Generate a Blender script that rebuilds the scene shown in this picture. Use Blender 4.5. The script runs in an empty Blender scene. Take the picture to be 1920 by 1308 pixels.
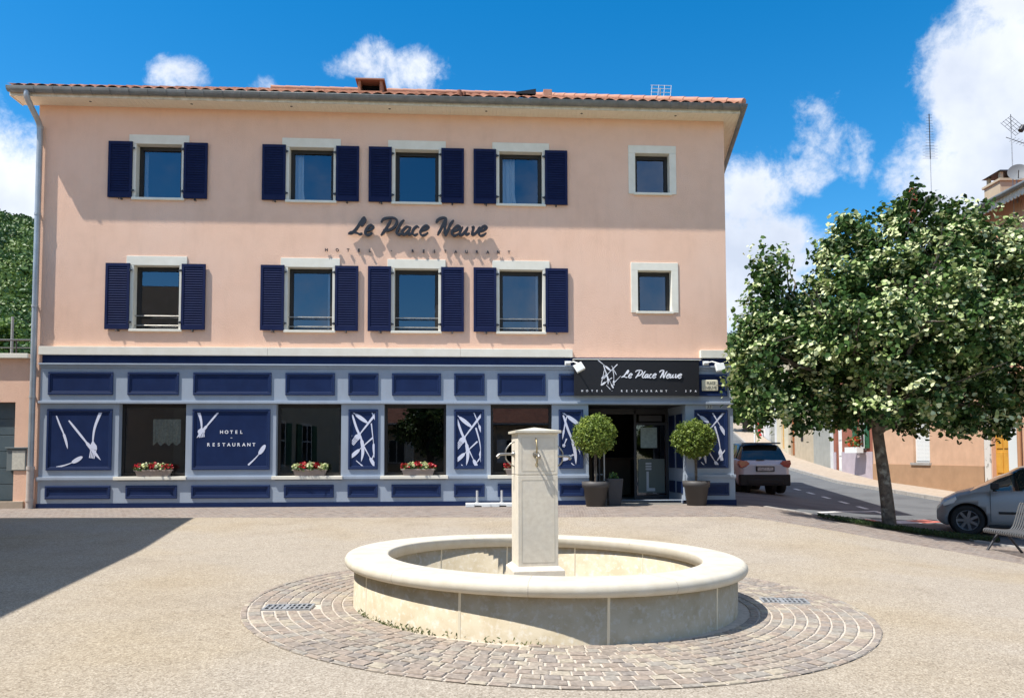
import bpy, bmesh, math, random
import numpy as np
from math import sin, cos, pi, radians, sqrt, atan2
from mathutils import Vector, Matrix
S = bpy.context.scene
COL = S.collection
random.seed(7); RNG = np.random.default_rng(11)

# ------------------------------------------------------------------ camera, sky, sun, exposure
YAW, DIST, EYE = .0601, 17.9, 1.6          # the hotel front: turned a little, 17.9 m ahead; eye height
cd = bpy.data.cameras.new("camera"); cam = bpy.data.objects.new("camera", cd); COL.objects.link(cam)
cd.sensor_width = 36; cd.lens = 36*1439.0/1920; cd.shift_y = (783.6-654)/1920; cd.shift_x = 0
cd.clip_start = .05; cd.clip_end = 3000
PITCH, ROLL = .0493, -.0025
cam.matrix_world = Matrix.Translation((0, 0, EYE)) @ Matrix.Rotation(radians(90)+PITCH, 4, 'X') @ Matrix.Rotation(ROLL, 4, 'Z')
S.camera = cam
E1 = Vector((cos(YAW), sin(YAW), 0)); NIN = Vector((-sin(YAW), cos(YAW), 0))
TOSUN = (E1*-1.34 + NIN*-.6 + Vector((0, 0, 2.57))).normalized()
sd = bpy.data.lights.new("sun", 'SUN'); sd.energy = 4.3; sd.angle = radians(.5); sd.color = (1, .955, .88)
sun = bpy.data.objects.new("sun", sd); COL.objects.link(sun)
sun.rotation_euler = TOSUN.to_track_quat('Z', 'Y').to_euler(); sun.location = TOSUN*60
S.view_settings.view_transform = 'Standard'; S.view_settings.look = 'None'
S.view_settings.exposure = .71; S.view_settings.gamma = 1; S.view_settings.use_curve_mapping = False
S.cycles.max_bounces = 7; S.cycles.transparent_max_bounces = 12
SKY_STRENGTH = .15

def build_world():
    w = bpy.data.worlds.new("World"); S.world = w; w.use_nodes = True
    nt = w.node_tree; N = nt.nodes; L = nt.links; N.clear()
    out = N.new('ShaderNodeOutputWorld'); bg = N.new('ShaderNodeBackground')
    sky = N.new('ShaderNodeTexSky'); sky.sky_type = 'NISHITA'; sky.sun_disc = False
    sky.sun_elevation = math.asin(TOSUN.z); sky.sun_rotation = atan2(TOSUN.x, TOSUN.y)
    sky.altitude = 300; sky.air_density = 1.0; sky.dust_density = .3; sky.ozone_density = 2.0
    hs = N.new('ShaderNodeHueSaturation'); hs.inputs['Saturation'].default_value = 1.46; hs.inputs['Value'].default_value = .80
    hs.inputs['Hue'].default_value = .495
    L.new(sky.outputs[0], hs.inputs['Color'])
    tc = N.new('ShaderNodeTexCoord'); sx = N.new('ShaderNodeSeparateXYZ'); L.new(tc.outputs['Generated'], sx.inputs[0])
    def m(op, a, b=None, c=None, clamp=False):
        n = N.new('ShaderNodeMath'); n.operation = op; n.use_clamp = clamp
        for i, v in enumerate((a, b, c)):
            if v is None: continue
            if hasattr(v, 'is_output'): L.new(v, n.inputs[i])
            else: n.inputs[i].default_value = v
        return n.outputs[0]
    X, Y, Z = sx.outputs
    yy = m('MAXIMUM', Y, .02)
    a = m('DIVIDE', X, yy); b = m('DIVIDE', Z, yy)
    def noise(scale, detail, rough, vec, dist=0):
        n = N.new('ShaderNodeTexNoise'); n.inputs['Scale'].default_value = scale; n.inputs['Detail'].default_value = detail
        n.inputs['Roughness'].default_value = rough; n.inputs['Distortion'].default_value = dist; L.new(vec, n.inputs['Vector']); return n.outputs[0]
    n1 = noise(9.0, 11, .68, tc.outputs['Generated'], .15)
    n4 = noise(26.0, 6, .6, tc.outputs['Generated'], .6)
    n2 = noise(2.2, 6, .55, tc.outputs['Generated'], .1)
    # cumulus heaps by direction (sideways, upward, half-width, half-height, weight)
    def d(px, py, rx, ry, k=1.0): return ((px-960)/1439, (850-py)/1439, rx/1439, ry/1439, k)
    blobs = [d(30, 330, 85, 130, 1.5), d(-40, 300, 100, 160, 1.6), d(312, 128, 52, 40, .85), d(492, 148, 30, 26, .6), d(660, 96, 60, 24, .75), d(765, 126, 66, 52, .95), d(703, 78, 36, 34, .75), d(730, 104, 60, 34, .8),
             d(1940, 120, 180, 195, 2.2), d(1900, 320, 205, 155, 2.2), d(1760, 330, 110, 60, 1.1), d(1835, 230, 95, 95, 1.5), d(1415, 352, 105, 75, 1.5), d(1500, 320, 70, 45, 1.1),
             d(1410, 480, 140, 105, 1.7), d(1470, 440, 90, 60, 1.3), d(1380, 570, 120, 70, 1.5), d(1560, 240, 52, 50, .5), d(1515, 285, 55, 36, .55), d(1622, 280, 34, 56, .48), d(1720, 440, 150, 60, .8), d(1650, 500, 160, 70, .7)]
    acc = None
    for (a0, b0, ra, rb, k) in blobs:
        p = m('MULTIPLY', m('SUBTRACT', a, a0), 1/ra); q = m('MULTIPLY', m('SUBTRACT', b, b0), 1/rb)
        r2 = m('ADD', m('MULTIPLY', p, p), m('MULTIPLY', q, q))
        v = m('MULTIPLY', m('SUBTRACT', 1.3, r2), k*1.0); v = m('MAXIMUM', v, -1.5)
        acc = v if acc is None else m('MAXIMUM', acc, v)
    front = m('ADD', acc, m('ADD', m('MULTIPLY', m('SUBTRACT', n1, .5), 6.2), m('MULTIPLY', m('SUBTRACT', n4, .5), 2.6)))
    # elsewhere: loose cloud cover
    back = m('ADD', m('MULTIPLY', m('SUBTRACT', n2, .445), 7.0), m('MULTIPLY', m('SUBTRACT', n1, .5), 2.5))
    hi = N.new('ShaderNodeMapRange'); L.new(Z, hi.inputs['Value']); hi.inputs['From Min'].default_value = .56; hi.inputs['From Max'].default_value = .85; hi.inputs['To Max'].default_value = 2.6  # cloud overhead, out of view, added to raise the shadow fill
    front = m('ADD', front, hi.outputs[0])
    isf = m('GREATER_THAN', Y, .03)
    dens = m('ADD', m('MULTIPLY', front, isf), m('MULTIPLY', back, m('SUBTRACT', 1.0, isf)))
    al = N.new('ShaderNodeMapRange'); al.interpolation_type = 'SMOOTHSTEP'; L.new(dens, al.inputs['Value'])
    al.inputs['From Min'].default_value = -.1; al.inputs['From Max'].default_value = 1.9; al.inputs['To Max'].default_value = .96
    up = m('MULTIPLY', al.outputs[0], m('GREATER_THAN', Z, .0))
    # cloud brightness: thick parts greyer, edges bright
    sh = N.new('ShaderNodeMapRange'); L.new(dens, sh.inputs['Value']); sh.inputs['From Min'].default_value = .6; sh.inputs['From Max'].default_value = 3.0
    sh.inputs['To Min'].default_value = 0; sh.inputs['To Max'].default_value = 1
    n3 = noise(4.5, 5, .6, tc.outputs['Generated'])
    n3r = N.new('ShaderNodeMapRange'); L.new(n3, n3r.inputs['Value']); n3r.inputs['From Min'].default_value = .38; n3r.inputs['From Max'].default_value = .66
    cm = N.new('ShaderNodeMix'); cm.data_type = 'RGBA'; L.new(m('MULTIPLY', m('ADD', m('MULTIPLY', sh.outputs[0], .4), n3r.outputs[0]), .75, clamp=True), cm.inputs[0])
    cm.inputs[6].default_value = (4.5, 4.65, 4.95, 1); cm.inputs[7].default_value = (2.9, 3.2, 3.8, 1)
    mx = N.new('ShaderNodeMix'); mx.data_type = 'RGBA'
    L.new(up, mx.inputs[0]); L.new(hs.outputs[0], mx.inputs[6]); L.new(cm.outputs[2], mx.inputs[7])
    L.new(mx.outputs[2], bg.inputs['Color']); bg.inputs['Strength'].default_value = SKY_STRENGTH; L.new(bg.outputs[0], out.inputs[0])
build_world()

# ------------------------------------------------------------------ small helpers
def ray(px, py):
    u, v = px-960, py-783.6; cr, sr = cos(ROLL), sin(ROLL)
    u, v = u*cr+v*sr, -u*sr+v*cr; X, Z = u/1439, -v/1439; c, s = cos(PITCH), sin(PITCH)
    return (X, c-Z*s, s+Z*c)
def wp(px, py, o=0):            # point of the hotel front (u along it, z up), o in front of its wall
    d = ray(px, py); t = (DIST*cos(YAW)-o)/(-d[0]*sin(YAW)+d[1]*cos(YAW))
    X, Y, Z = t*d[0], t*d[1], EYE+t*d[2]
    return (X*cos(YAW)+(Y-DIST)*sin(YAW), Z)
def p3(px, py, Y):               # point seen in that direction at distance Y ahead
    d = ray(px, py); t = Y/d[1]; return Vector((t*d[0], Y, EYE+t*d[2]))
def W(u, v, z): return Vector((0, DIST, 0)) + E1*u + NIN*v + Vector((0, 0, z))
def sm(t): t = max(0, min(1, t)); return t*t*(3-2*t)
def gz(x, y):                   # lie of the land
    p = .2+.25*sm((y-10.3)/6)-.02*max(-8, min(8, x))*(1-sm((y-11)/5))
    if y < 31.7: r = -.12+.035*(max(y, 12)-16)
    elif y < 45: r = .43+.073*(y-31.7)
    else: r = 1.4+.12*(min(y, 140)-45)
    r += .2*(1-sm((x-6)/4))*sm((y-18)/3)
    t = sm((x-4.5)/5.5)
    return p*(1-t)+r*t

def mat(name, col, rough=.8, spec=.3, metal=0, col2=None, nscale=8, ndetail=6, bump=0, bscale=60, bdist=.004, coord='Object', mix=(.35, .65), col3=None, n3scale=1.2, mix3=(.45, .7), coat=0, trans=0):
    mt = bpy.data.materials.new(name); mt.use_nodes = True; nt = mt.node_tree; N = nt.nodes; L = nt.links
    p = N['Principled BSDF']; c4 = tuple(col)+(1,)
    p.inputs['Base Color'].default_value = c4; p.inputs['Roughness'].default_value = rough; p.inputs['Metallic'].default_value = metal
    p.inputs['Specular IOR Level'].default_value = spec; p.inputs['Coat Weight'].default_value = coat
    tc = N.new('ShaderNodeTexCoord'); src = tc.outputs[coord]
    def ns(scale, det):
        n = N.new('ShaderNodeTexNoise'); n.inputs['Scale'].default_value = scale; n.inputs['Detail'].default_value = det; n.inputs['Roughness'].default_value = .6; L.new(src, n.inputs['Vector']); return n.outputs[0]
    cur = None
    def mixc(f, lo, hi, a, b):
        r = N.new('ShaderNodeMapRange'); L.new(f, r.inputs['Value']); r.inputs['From Min'].default_value = lo; r.inputs['From Max'].default_value = hi
        mm = N.new('ShaderNodeMix'); mm.data_type = 'RGBA'; L.new(r.outputs[0], mm.inputs[0])
        if hasattr(a, 'is_output'): L.new(a, mm.inputs[6])
        else: mm.inputs[6].default_value = a
        mm.inputs[7].default_value = b; return mm.outputs[2]
    if col2: cur = mixc(ns(nscale, ndetail), mix[0], mix[1], c4, tuple(col2)+(1,))
    if col3: cur = mixc(ns(n3scale, 4), mix3[0], mix3[1], cur or c4, tuple(col3)+(1,))
    if cur: L.new(cur, p.inputs['Base Color'])
    if bump:
        b = N.new('ShaderNodeBump'); b.inputs['Strength'].default_value = bump; b.inputs['Distance'].default_value = bdist
        L.new(ns(bscale, 4), b.inputs['Height']); L.new(b.outputs[0], p.inputs['Normal'])
    return mt

class MB:
    """collects shapes; build() links them as ONE mesh object"""
    def __init__(s): s.v = []; s.f = []; s.m = []; s.sm = []; s.tag = []
    def add(s, vs, fs, mi=0, smooth=False):
        o = len(s.v); s.v += [tuple(p) for p in vs]; s.f += [tuple(o+i for i in f) for f in fs]; s.m += [mi]*len(fs); s.sm += [smooth]*len(fs); return s
    def box(s, x0, x1, y0, y1, z0, z1, mi=0):
        if x0 > x1: x0, x1 = x1, x0
        if y0 > y1: y0, y1 = y1, y0
        if z0 > z1: z0, z1 = z1, z0
        return s.add([(x0,y0,z0),(x1,y0,z0),(x1,y1,z0),(x0,y1,z0),(x0,y0,z1),(x1,y0,z1),(x1,y1,z1),(x0,y1,z1)],
                     [(0,3,2,1),(4,5,6,7),(0,1,5,4),(1,2,6,5),(2,3,7,6),(3,0,4,7)], mi)
    def cyl(s, p0, p1, r0, r1=None, n=12, mi=0, cap=True, smooth=True):
        r1 = r0 if r1 is None else r1; p0 = Vector(p0); p1 = Vector(p1); d = (p1-p0).normalized()
        a = d.orthogonal().normalized(); b = d.cross(a); vs = []
        for p, r in ((p0, r0), (p1, r1)):
            for i in range(n): t = 2*pi*i/n; vs.append(p+a*r*cos(t)+b*r*sin(t))
        fs = [(i, (i+1) % n, n+(i+1) % n, n+i) for i in range(n)]
        s.add(vs, fs, mi, smooth)
        if cap: s.add(vs[:n], [tuple(range(n))[::-1]], mi); s.add(vs[n:], [tuple(range(n))], mi)
        return s
    def tube(s, pts, r, n=10, mi=0, smooth=True, cap=True):
        pts = [Vector(p) for p in pts]; R = r if isinstance(r, (list, tuple)) else [r]*len(pts); rings = []; up = None
        for i, p in enumerate(pts):
            d = (pts[min(i+1, len(pts)-1)]-pts[max(i-1, 0)]).normalized()
            if up is None: up = d.orthogonal().normalized()
            up = (up-d*up.dot(d)).normalized(); b = d.cross(up)
            rings.append([p+up*R[i]*cos(2*pi*k/n)+b*R[i]*sin(2*pi*k/n) for k in range(n)])
        vs = [q for rg in rings for q in rg]
        fs = [(i*n+k, i*n+(k+1) % n, (i+1)*n+(k+1) % n, (i+1)*n+k) for i in range(len(pts)-1) for k in range(n)]
        s.add(vs, fs, mi, smooth)
        if cap: s.add(rings[0], [tuple(range(n))[::-1]], mi); s.add(rings[-1], [tuple(range(n))], mi)
        return s
    def lathe(s, prof, c=(0, 0, 0), n=32, mi=0, smooth=True, close=False):
        vs = [(c[0]+r*cos(2*pi*k/n), c[1]+r*sin(2*pi*k/n), c[2]+z) for r, z in prof for k in range(n)]; m_ = len(prof)
        rg = range(m_ if close else m_-1)
        fs = [(i*n+k, i*n+(k+1) % n, ((i+1) % m_)*n+(k+1) % n, ((i+1) % m_)*n+k) for i in rg for k in range(n)]
        return s.add(vs, fs, mi, smooth)
    def prism(s, outline, y0, y1, mi=0, smooth=False):   # outline in x,z; extruded along y
        n = len(outline); vs = [(x, y0, z) for x, z in outline]+[(x, y1, z) for x, z in outline]
        return s.add(vs, [tuple(range(n)), tuple(range(n, 2*n))[::-1]]+[(i, n+i, n+(i+1) % n, (i+1) % n) for i in range(n)], mi, smooth)
    def build(s, name, mats, parent=None, origin=None, recalc=True, bevel=0, loc=None, rotz=None, label=None, cat=None, group=None, kind=None):
        me = bpy.data.meshes.new(name); V = np.array(s.v, dtype=float)
        if origin is not None: V = V-np.array(origin)
        me.from_pydata(V.tolist(), [], s.f)
        for mm in (mats if isinstance(mats, (list, tuple)) else [mats]): me.materials.append(mm)
        me.polygons.foreach_set('material_index', s.m); me.polygons.foreach_set('use_smooth', s.sm)
        if recalc:
            b = bmesh.new(); b.from_mesh(me); bmesh.ops.recalc_face_normals(b, faces=b.faces); b.to_mesh(me); b.free()
        me.update(); o = bpy.data.objects.new(name, me); COL.objects.link(o)
        if parent: o.parent = parent
        if loc is not None: o.location = loc
        if rotz is not None: o.rotation_euler = (0, 0, rotz)
        if bevel:
            md = o.modifiers.new('bevel', 'BEVEL'); md.width = bevel; md.segments = 2; md.limit_method = 'ANGLE'; md.angle_limit = radians(50)
        tag(o, label, cat, group, kind); return o
def tag(o, label=None, cat=None, group=None, kind=None):
    for k, v in (('label', label), ('category', cat), ('group', group), ('kind', kind)):
        if v: o[k] = v
def thing(name, label, cat, loc=(0, 0, 0), rotz=0, group=None):
    o = bpy.data.objects.new(name, None); COL.objects.link(o); o.location = loc; o.rotation_euler = (0, 0, rotz)
    o.empty_display_size = .2; tag(o, label, cat, group); return o
def on_front(name, label, cat, u, v, z, group=None):     # a thing fixed to the hotel front; its parts are given in front coordinates, origin=(u,v,z)
    return thing(name, label, cat, W(u, v, z), YAW, group)
def textmesh(txt, size, depth, space=1.0, bold=0.0):
    c = bpy.data.curves.new('t', 'FONT'); c.body = txt; c.size = size; c.extrude = depth/2; c.align_x = 'CENTER'; c.align_y = 'CENTER'; c.space_character = space; c.offset = bold
    o = bpy.data.objects.new('t', c); COL.objects.link(o); dg = bpy.context.evaluated_depsgraph_get()
    me = bpy.data.meshes.new_from_object(o.evaluated_get(dg)); bpy.data.objects.remove(o)
    V = [tuple(v.co) for v in me.vertices]; Fc = [tuple(p.vertices) for p in me.polygons]; bpy.data.meshes.remove(me); return V, Fc
def add_text(mb, txt, size, depth, u, v, z, width=None, space=1.0, bold=0.0, mi=0):
    """letters standing on the front plane, centred at u,z; v is the back"""
    V, Fc = textmesh(txt, size, depth, space, bold)
    xs = [p[0] for p in V]; k = 1 if width is None else width/(max(xs)-min(xs)); cx = (max(xs)+min(xs))/2; zs = [p[1] for p in V]; cz = (max(zs)+min(zs))/2
    mb.add([(u+(p[0]-cx)*(k if width else 1), v-depth/2-p[2], z+p[1]-cz) for p in V], Fc, mi)
def spaced(mb, txt, u0, u1, z, h, depth, v, mi=0):
    """widely spaced capitals, one glyph after another"""
    n = len(txt)
    for i, ch in enumerate(txt):
        if ch == ' ': continue
        u = u0+(u1-u0)*(i/(n-1))
        if ch == '-': mb.box(u-h*.2, u+h*.2, v-depth, v, z-h*.07, z+h*.07, mi)
        else: add_text(mb, ch, h*1.4, depth, u, v, z, bold=h*.03, mi=mi)
def catmull(P, n=6):
    P = [Vector(p) for p in P]; Q = [P[0]*2-P[1]]+P+[P[-1]*2-P[-2]]; out = []
    for i in range(1, len(Q)-2):
        for k in range(n):
            t = k/n; a, b, c, d = Q[i-1], Q[i], Q[i+1], Q[i+2]
            out.append(.5*((2*b)+(c-a)*t+(2*a-5*b+4*c-d)*t*t+(3*b-a-3*c+d)*t**3))
    out.append(P[-1]); return out
def ribbon(mb, P, w, v, depth, mi=0, ends=.35, nib=None):
    """flat bar of varying width along a 2-D path (u,z)"""
    n = len(P); vs = []
    for i, p in enumerate(P):
        d = (P[min(i+1, n-1)]-P[max(i-1, 0)]); d = d.normalized() if d.length else Vector((1, 0)); nn = Vector((-d.y, d.x)); t = i/(n-1)
        wi = w[i] if isinstance(w, (list, tuple)) else w*(ends+(1-ends)*min(1, 6*min(t, 1-t)+.0))
        if nib is not None: wi *= .62+.5*abs(sin(atan2(d.y, d.x)-nib))
        a, b = p+nn*wi/2, p-nn*wi/2
        vs += [(a.x, v, a.y), (b.x, v, b.y), (a.x, v-depth, a.y), (b.x, v-depth, b.y)]
    fs = []
    for i in range(n-1):
        o = 4*i; fs += [(o+2, o+3, o+7, o+6), (o, o+4, o+5, o+1), (o, o+2, o+6, o+4), (o+1, o+5, o+7, o+3)]
    fs += [(0, 1, 3, 2), (4*n-4, 4*n-2, 4*n-1, 4*n-3)]
    mb.add(vs, fs, mi)
def sheet(name, A, B, m, off=0.0, step=.6, label=None, cat=None, kind='structure', zf=None):
    """ground sheet between two matched polylines of x,y points, draped over the land"""
    rows = []
    for i in range(len(A)-1):
        n = max(1, int(math.dist(A[i], A[i+1])/step))
        for k in range(n+(i == len(A)-2)):
            t = k/n; rows.append([(P[i][0]+(P[i+1][0]-P[i][0])*t, P[i][1]+(P[i+1][1]-P[i][1])*t) for P in (A, B)])
    nv = max(1, int(max(math.dist(a, b) for a, b in rows)/step)); vs = []
    for a, b in rows:
        for j in range(nv+1):
            k = j/nv; x, y = a[0]+(b[0]-a[0])*k, a[1]+(b[1]-a[1])*k; vs.append((x, y, (zf or gz)(x, y)+off))
    fs = [(i*(nv+1)+j, (i+1)*(nv+1)+j, (i+1)*(nv+1)+j+1, i*(nv+1)+j+1) for i in range(len(rows)-1) for j in range(nv)]
    mb = MB(); mb.add(vs, fs, 0, True); o = mb.build(name, m, recalc=False, label=label, cat=cat, kind=kind)
    if o.data.polygons[0].normal.z < 0: o.data.flip_normals()
    return o
def leafmesh(name, P, Nn, size, m, parent=None, ar=.8, attr=None, **kw):
    """many leaf-sized faces (folded diamond of 2 tris -> quads) at points P, facing Nn"""
    n = len(P); P = np.asarray(P, float); Nn = np.asarray(Nn, float); Nn /= np.linalg.norm(Nn, axis=1)[:, None]+1e-9
    r = RNG.normal(size=(n, 3)); A = np.cross(Nn, r); A /= np.linalg.norm(A, axis=1)[:, None]+1e-9; B = np.cross(Nn, A)
    sz = (size*(.65+.7*RNG.random(n)))[:, None] if np.isscalar(size) else size[:, None]
    c = [P-A*sz*.5, P-A*sz*.18+B*sz*ar*.48+Nn*sz*.08, P+A*sz*.22+B*sz*ar*.36+Nn*sz*.05, P+A*sz*.55-Nn*sz*.08, P+A*sz*.22-B*sz*ar*.36+Nn*sz*.05, P-A*sz*.18-B*sz*ar*.48+Nn*sz*.08]
    V = np.stack(c, 1).reshape(-1, 3); me = bpy.data.meshes.new(name)
    me.vertices.add(6*n); me.vertices.foreach_set('co', V.ravel())
    me.loops.add(8*n); me.polygons.add(2*n)
    base = (np.arange(n)*6)[:, None]; idx = np.concatenate([base+np.array([[0, 1, 2, 3]]), base+np.array([[0, 3, 4, 5]])], 1)
    me.loops.foreach_set('vertex_index', idx.ravel().astype(np.int32)); me.polygons.foreach_set('loop_start', (np.arange(2*n)*4).astype(np.int32))
    at_ = me.attributes.new('tint', 'FLOAT', 'FACE'); tv = RNG.random(n) if attr is None else np.asarray(attr); at_.data.foreach_set('value', np.repeat(tv, 2).astype(np.float32))
    me.update(calc_edges=True); me.materials.append(m); o = bpy.data.objects.new(name, me); COL.objects.link(o)
    if parent: o.parent = parent
    tag(o, kw.get('label'), kw.get('cat'), kw.get('group'), kw.get('kind')); return o
def leafmat(name, stops, rough=.45, trans=.25, back=None, spec=.4):
    mt = bpy.data.materials.new(name); mt.use_nodes = True; nt = mt.node_tree; N = nt.nodes; L = nt.links
    p = N['Principled BSDF']; a = N.new('ShaderNodeAttribute'); a.attribute_name = 'tint'
    cr = N.new('ShaderNodeValToRGB'); L.new(a.outputs['Fac'], cr.inputs[0]); e = cr.color_ramp.elements
    while len(e) < len(stops): e.new(.5)
    for k, (t, c) in enumerate(stops): e[k].position = t; e[k].color = tuple(c)+(1,)
    src = cr.outputs[0]
    if back:
        g = N.new('ShaderNodeNewGeometry'); mx = N.new('ShaderNodeMix'); mx.data_type = 'RGBA'; L.new(g.outputs['Backfacing'], mx.inputs[0]); L.new(src, mx.inputs[6]); mx.inputs[7].default_value = tuple(back)+(1,); src = mx.outputs[2]
    L.new(src, p.inputs['Base Color']); p.inputs['Roughness'].default_value = rough; p.inputs['Specular IOR Level'].default_value = spec
    tr = N.new('ShaderNodeBsdfTranslucent'); L.new(src, tr.inputs['Color']); ms = N.new('ShaderNodeMixShader'); ms.inputs[0].default_value = trans
    L.new(p.outputs[0], ms.inputs[1]); L.new(tr.outputs[0], ms.inputs[2]); L.new(ms.outputs[0], N['Material Output'].inputs['Surface']); return mt
def glassmat(name, tint=(.8, .85, .88), refl=1.9, extra=0.0, rough=0.0):
    mt = bpy.data.materials.new(name); mt.use_nodes = True; nt = mt.node_tree; N = nt.nodes; L = nt.links; N.remove(N['Principled BSDF'])
    t = N.new('ShaderNodeBsdfTransparent'); t.inputs[0].default_value = tuple(tint)+(1,)
    g = N.new('ShaderNodeBsdfGlossy'); g.inputs['Roughness'].default_value = rough; g.inputs['Color'].default_value = (.80, .86, 1, 1)
    f = N.new('ShaderNodeFresnel'); f.inputs['IOR'].default_value = refl; ad = N.new('ShaderNodeMath'); ad.operation = 'ADD'; ad.use_clamp = True; ad.inputs[1].default_value = extra; L.new(f.outputs[0], ad.inputs[0])
    ms = N.new('ShaderNodeMixShader'); L.new(ad.outputs[0], ms.inputs[0]); L.new(t.outputs[0], ms.inputs[1]); L.new(g.outputs[0], ms.inputs[2]); L.new(ms.outputs[0], N['Material Output'].inputs['Surface']); return mt

# ------------------------------------------------------------------ ground
M_soil = mat('soil', (.16, .13, .09), .95, col2=(.1, .12, .05), nscale=.5)
def gravelmat():
    mt = mat('gravel', (.42, .35, .27), .95, spec=.1); nt = mt.node_tree; N = nt.nodes; L = nt.links; p = N['Principled BSDF']
    tc = N.new('ShaderNodeTexCoord')
    v = N.new('ShaderNodeTexVoronoi'); v.inputs['Scale'].default_value = 95; L.new(tc.outputs['Object'], v.inputs['Vector'])
    cr = N.new('ShaderNodeValToRGB'); L.new(v.outputs['Color'], cr.inputs[0]); e = cr.color_ramp.elements
    for t in (.35, .6, .85): e.new(t)
    for k, (t, c) in enumerate([(0, (.15, .125, .098)), (.2, (.28, .238, .188)), (.5, (.355, .307, .247)), (.78, (.425, .372, .303)), (1, (.55, .488, .40))]): e[k].position = t; e[k].color = c+(1,)
    def ns(sc, d=5):
        n = N.new('ShaderNodeTexNoise'); n.inputs['Scale'].default_value = sc; n.inputs['Detail'].default_value = d; L.new(tc.outputs['Object'], n.inputs['Vector']); return n.outputs[0]
    def mul(a, f, lo, hi, c):
        r = N.new('ShaderNodeMapRange'); L.new(f, r.inputs['Value']); r.inputs['From Min'].default_value = lo; r.inputs['From Max'].default_value = hi
        m = N.new('ShaderNodeMix'); m.data_type = 'RGBA'; m.blend_type = 'MULTIPLY'; L.new(r.outputs[0], m.inputs[0]); L.new(a, m.inputs[6]); m.inputs[7].default_value = c; return m.outputs[2]
    # clumps of bigger grains that still read at a distance
    n0 = ns(28, 3); c = mul(cr.outputs[0], n0, .5, .75, (.82, .81, .8, 1))
    c = mul(c, ns(9, 6), .5, .8, (.90, .89, .88, 1)); c = mul(c, ns(.45, 4), .45, .7, (1.0, .95, .84, 1)); c = mul(c, ns(.9, 6), .52, .72, (.90, .90, .92, 1)); c = mul(c, ns(2.3, 7), .56, .8, (.88, .88, .88, 1))
    L.new(c, p.inputs['Base Color'])
    b = N.new('ShaderNodeBump'); b.inputs['Strength'].default_value = .4; b.inputs['Distance'].default_value = .005; L.new(v.outputs['Distance'], b.inputs['Height']); L.new(b.outputs[0], p.inputs['Normal']); return mt
def settmat(name, scale, cols, joint, sq=.55, rot=0):
    mt = mat(name, cols[0], .85, spec=.2); nt = mt.node_tree; N = nt.nodes; L = nt.links; p = N['Principled BSDF']
    tc = N.new('ShaderNodeTexCoord'); mp = N.new('ShaderNodeMapping'); mp.inputs['Rotation'].default_value = (0, 0, rot); L.new(tc.outputs['Object'], mp.inputs[0])
    nz = N.new('ShaderNodeTexNoise'); nz.inputs['Scale'].default_value = 2.5; nz.inputs['Detail'].default_value = 3; L.new(mp.outputs[0], nz.inputs['Vector'])
    ad = N.new('ShaderNodeVectorMath'); ad.operation = 'MULTIPLY_ADD'; ad.inputs[1].default_value = (.06, .06, 0); L.new(nz.outputs['Color'], ad.inputs[0]); L.new(mp.outputs[0], ad.inputs[2])
    b = N.new('ShaderNodeTexBrick'); b.inputs['Scale'].default_value = scale; b.inputs['Mortar Size'].default_value = .028; b.inputs['Mortar Smooth'].default_value = .4; b.inputs['Brick Width'].default_value = .62; b.inputs['Row Height'].default_value = .5
    b.inputs['Color1'].default_value = (0, 0, 0, 1); b.inputs['Color2'].default_value = (1, 1, 1, 1); b.inputs['Mortar'].default_value = (.5, .5, .5, 1); L.new(ad.outputs[0], b.inputs['Vector'])
    cr = N.new('ShaderNodeValToRGB'); L.new(b.outputs['Color'], cr.inputs[0]); e = cr.color_ramp.elements
    while len(e) < len(cols): e.new(.5)
    for k, c in enumerate(cols): e[k].position = k/(len(cols)-1); e[k].color = tuple(c)+(1,)
    mx = N.new('ShaderNodeMix'); mx.data_type = 'RGBA'; L.new(b.outputs['Fac'], mx.inputs[0]); L.new(cr.outputs[0], mx.inputs[6]); mx.inputs[7].default_value = tuple(joint)+(1,)
    n2 = N.new('ShaderNodeTexNoise'); n2.inputs['Scale'].default_value = 35; n2.inputs['Detail'].default_value = 6; L.new(tc.outputs['Object'], n2.inputs['Vector'])
    m2 = N.new('ShaderNodeMix'); m2.data_type = 'RGBA'; m2.blend_type = 'MULTIPLY'; m2.inputs[0].default_value = .5; L.new(mx.outputs[2], m2.inputs[6]); L.new(n2.outputs[0], m2.inputs[7])
    m3 = N.new('ShaderNodeMix'); m3.data_type = 'RGBA'; m3.blend_type = 'MULTIPLY'; m3.inputs[0].default_value = 1; L.new(m2.outputs[2], m3.inputs[6]); m3.inputs[7].default_value = (1.3, 1.3, 1.3, 1); L.new(m3.outputs[2], p.inputs['Base Color'])
    bp = N.new('ShaderNodeBump'); bp.inputs['Strength'].default_value = .6; bp.inputs['Distance'].default_value = .01; bp.invert = True; L.new(b.outputs['Fac'], bp.inputs['Height']); L.new(bp.outputs[0], p.inputs['Normal']); return mt
M_gravel = gravelmat()
M_setts = settmat('setts', 5.2, [(.17, .135, .115), (.25, .20, .17), (.21, .185, .17), (.29, .24, .20)], (.38, .33, .28), rot=.06)
M_asph = mat('asphalt', (.105, .115, .125), .85, spec=.25, col2=(.15, .158, .165), nscale=90, ndetail=3, col3=(.085, .09, .098), n3scale=.7, bump=.3, bscale=150)
M_walk = mat('pavement', (.34, .28, .22), .9, col2=(.42, .35, .28), nscale=5, bump=.2)
M_kerb = mat('kerbstone', (.38, .36, .33), .85, col2=(.28, .26, .24), nscale=9)
M_paint = mat('road_paint', (.72, .72, .7), .7, col2=(.45, .45, .45), nscale=14, mix=(.5, .75))

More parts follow.
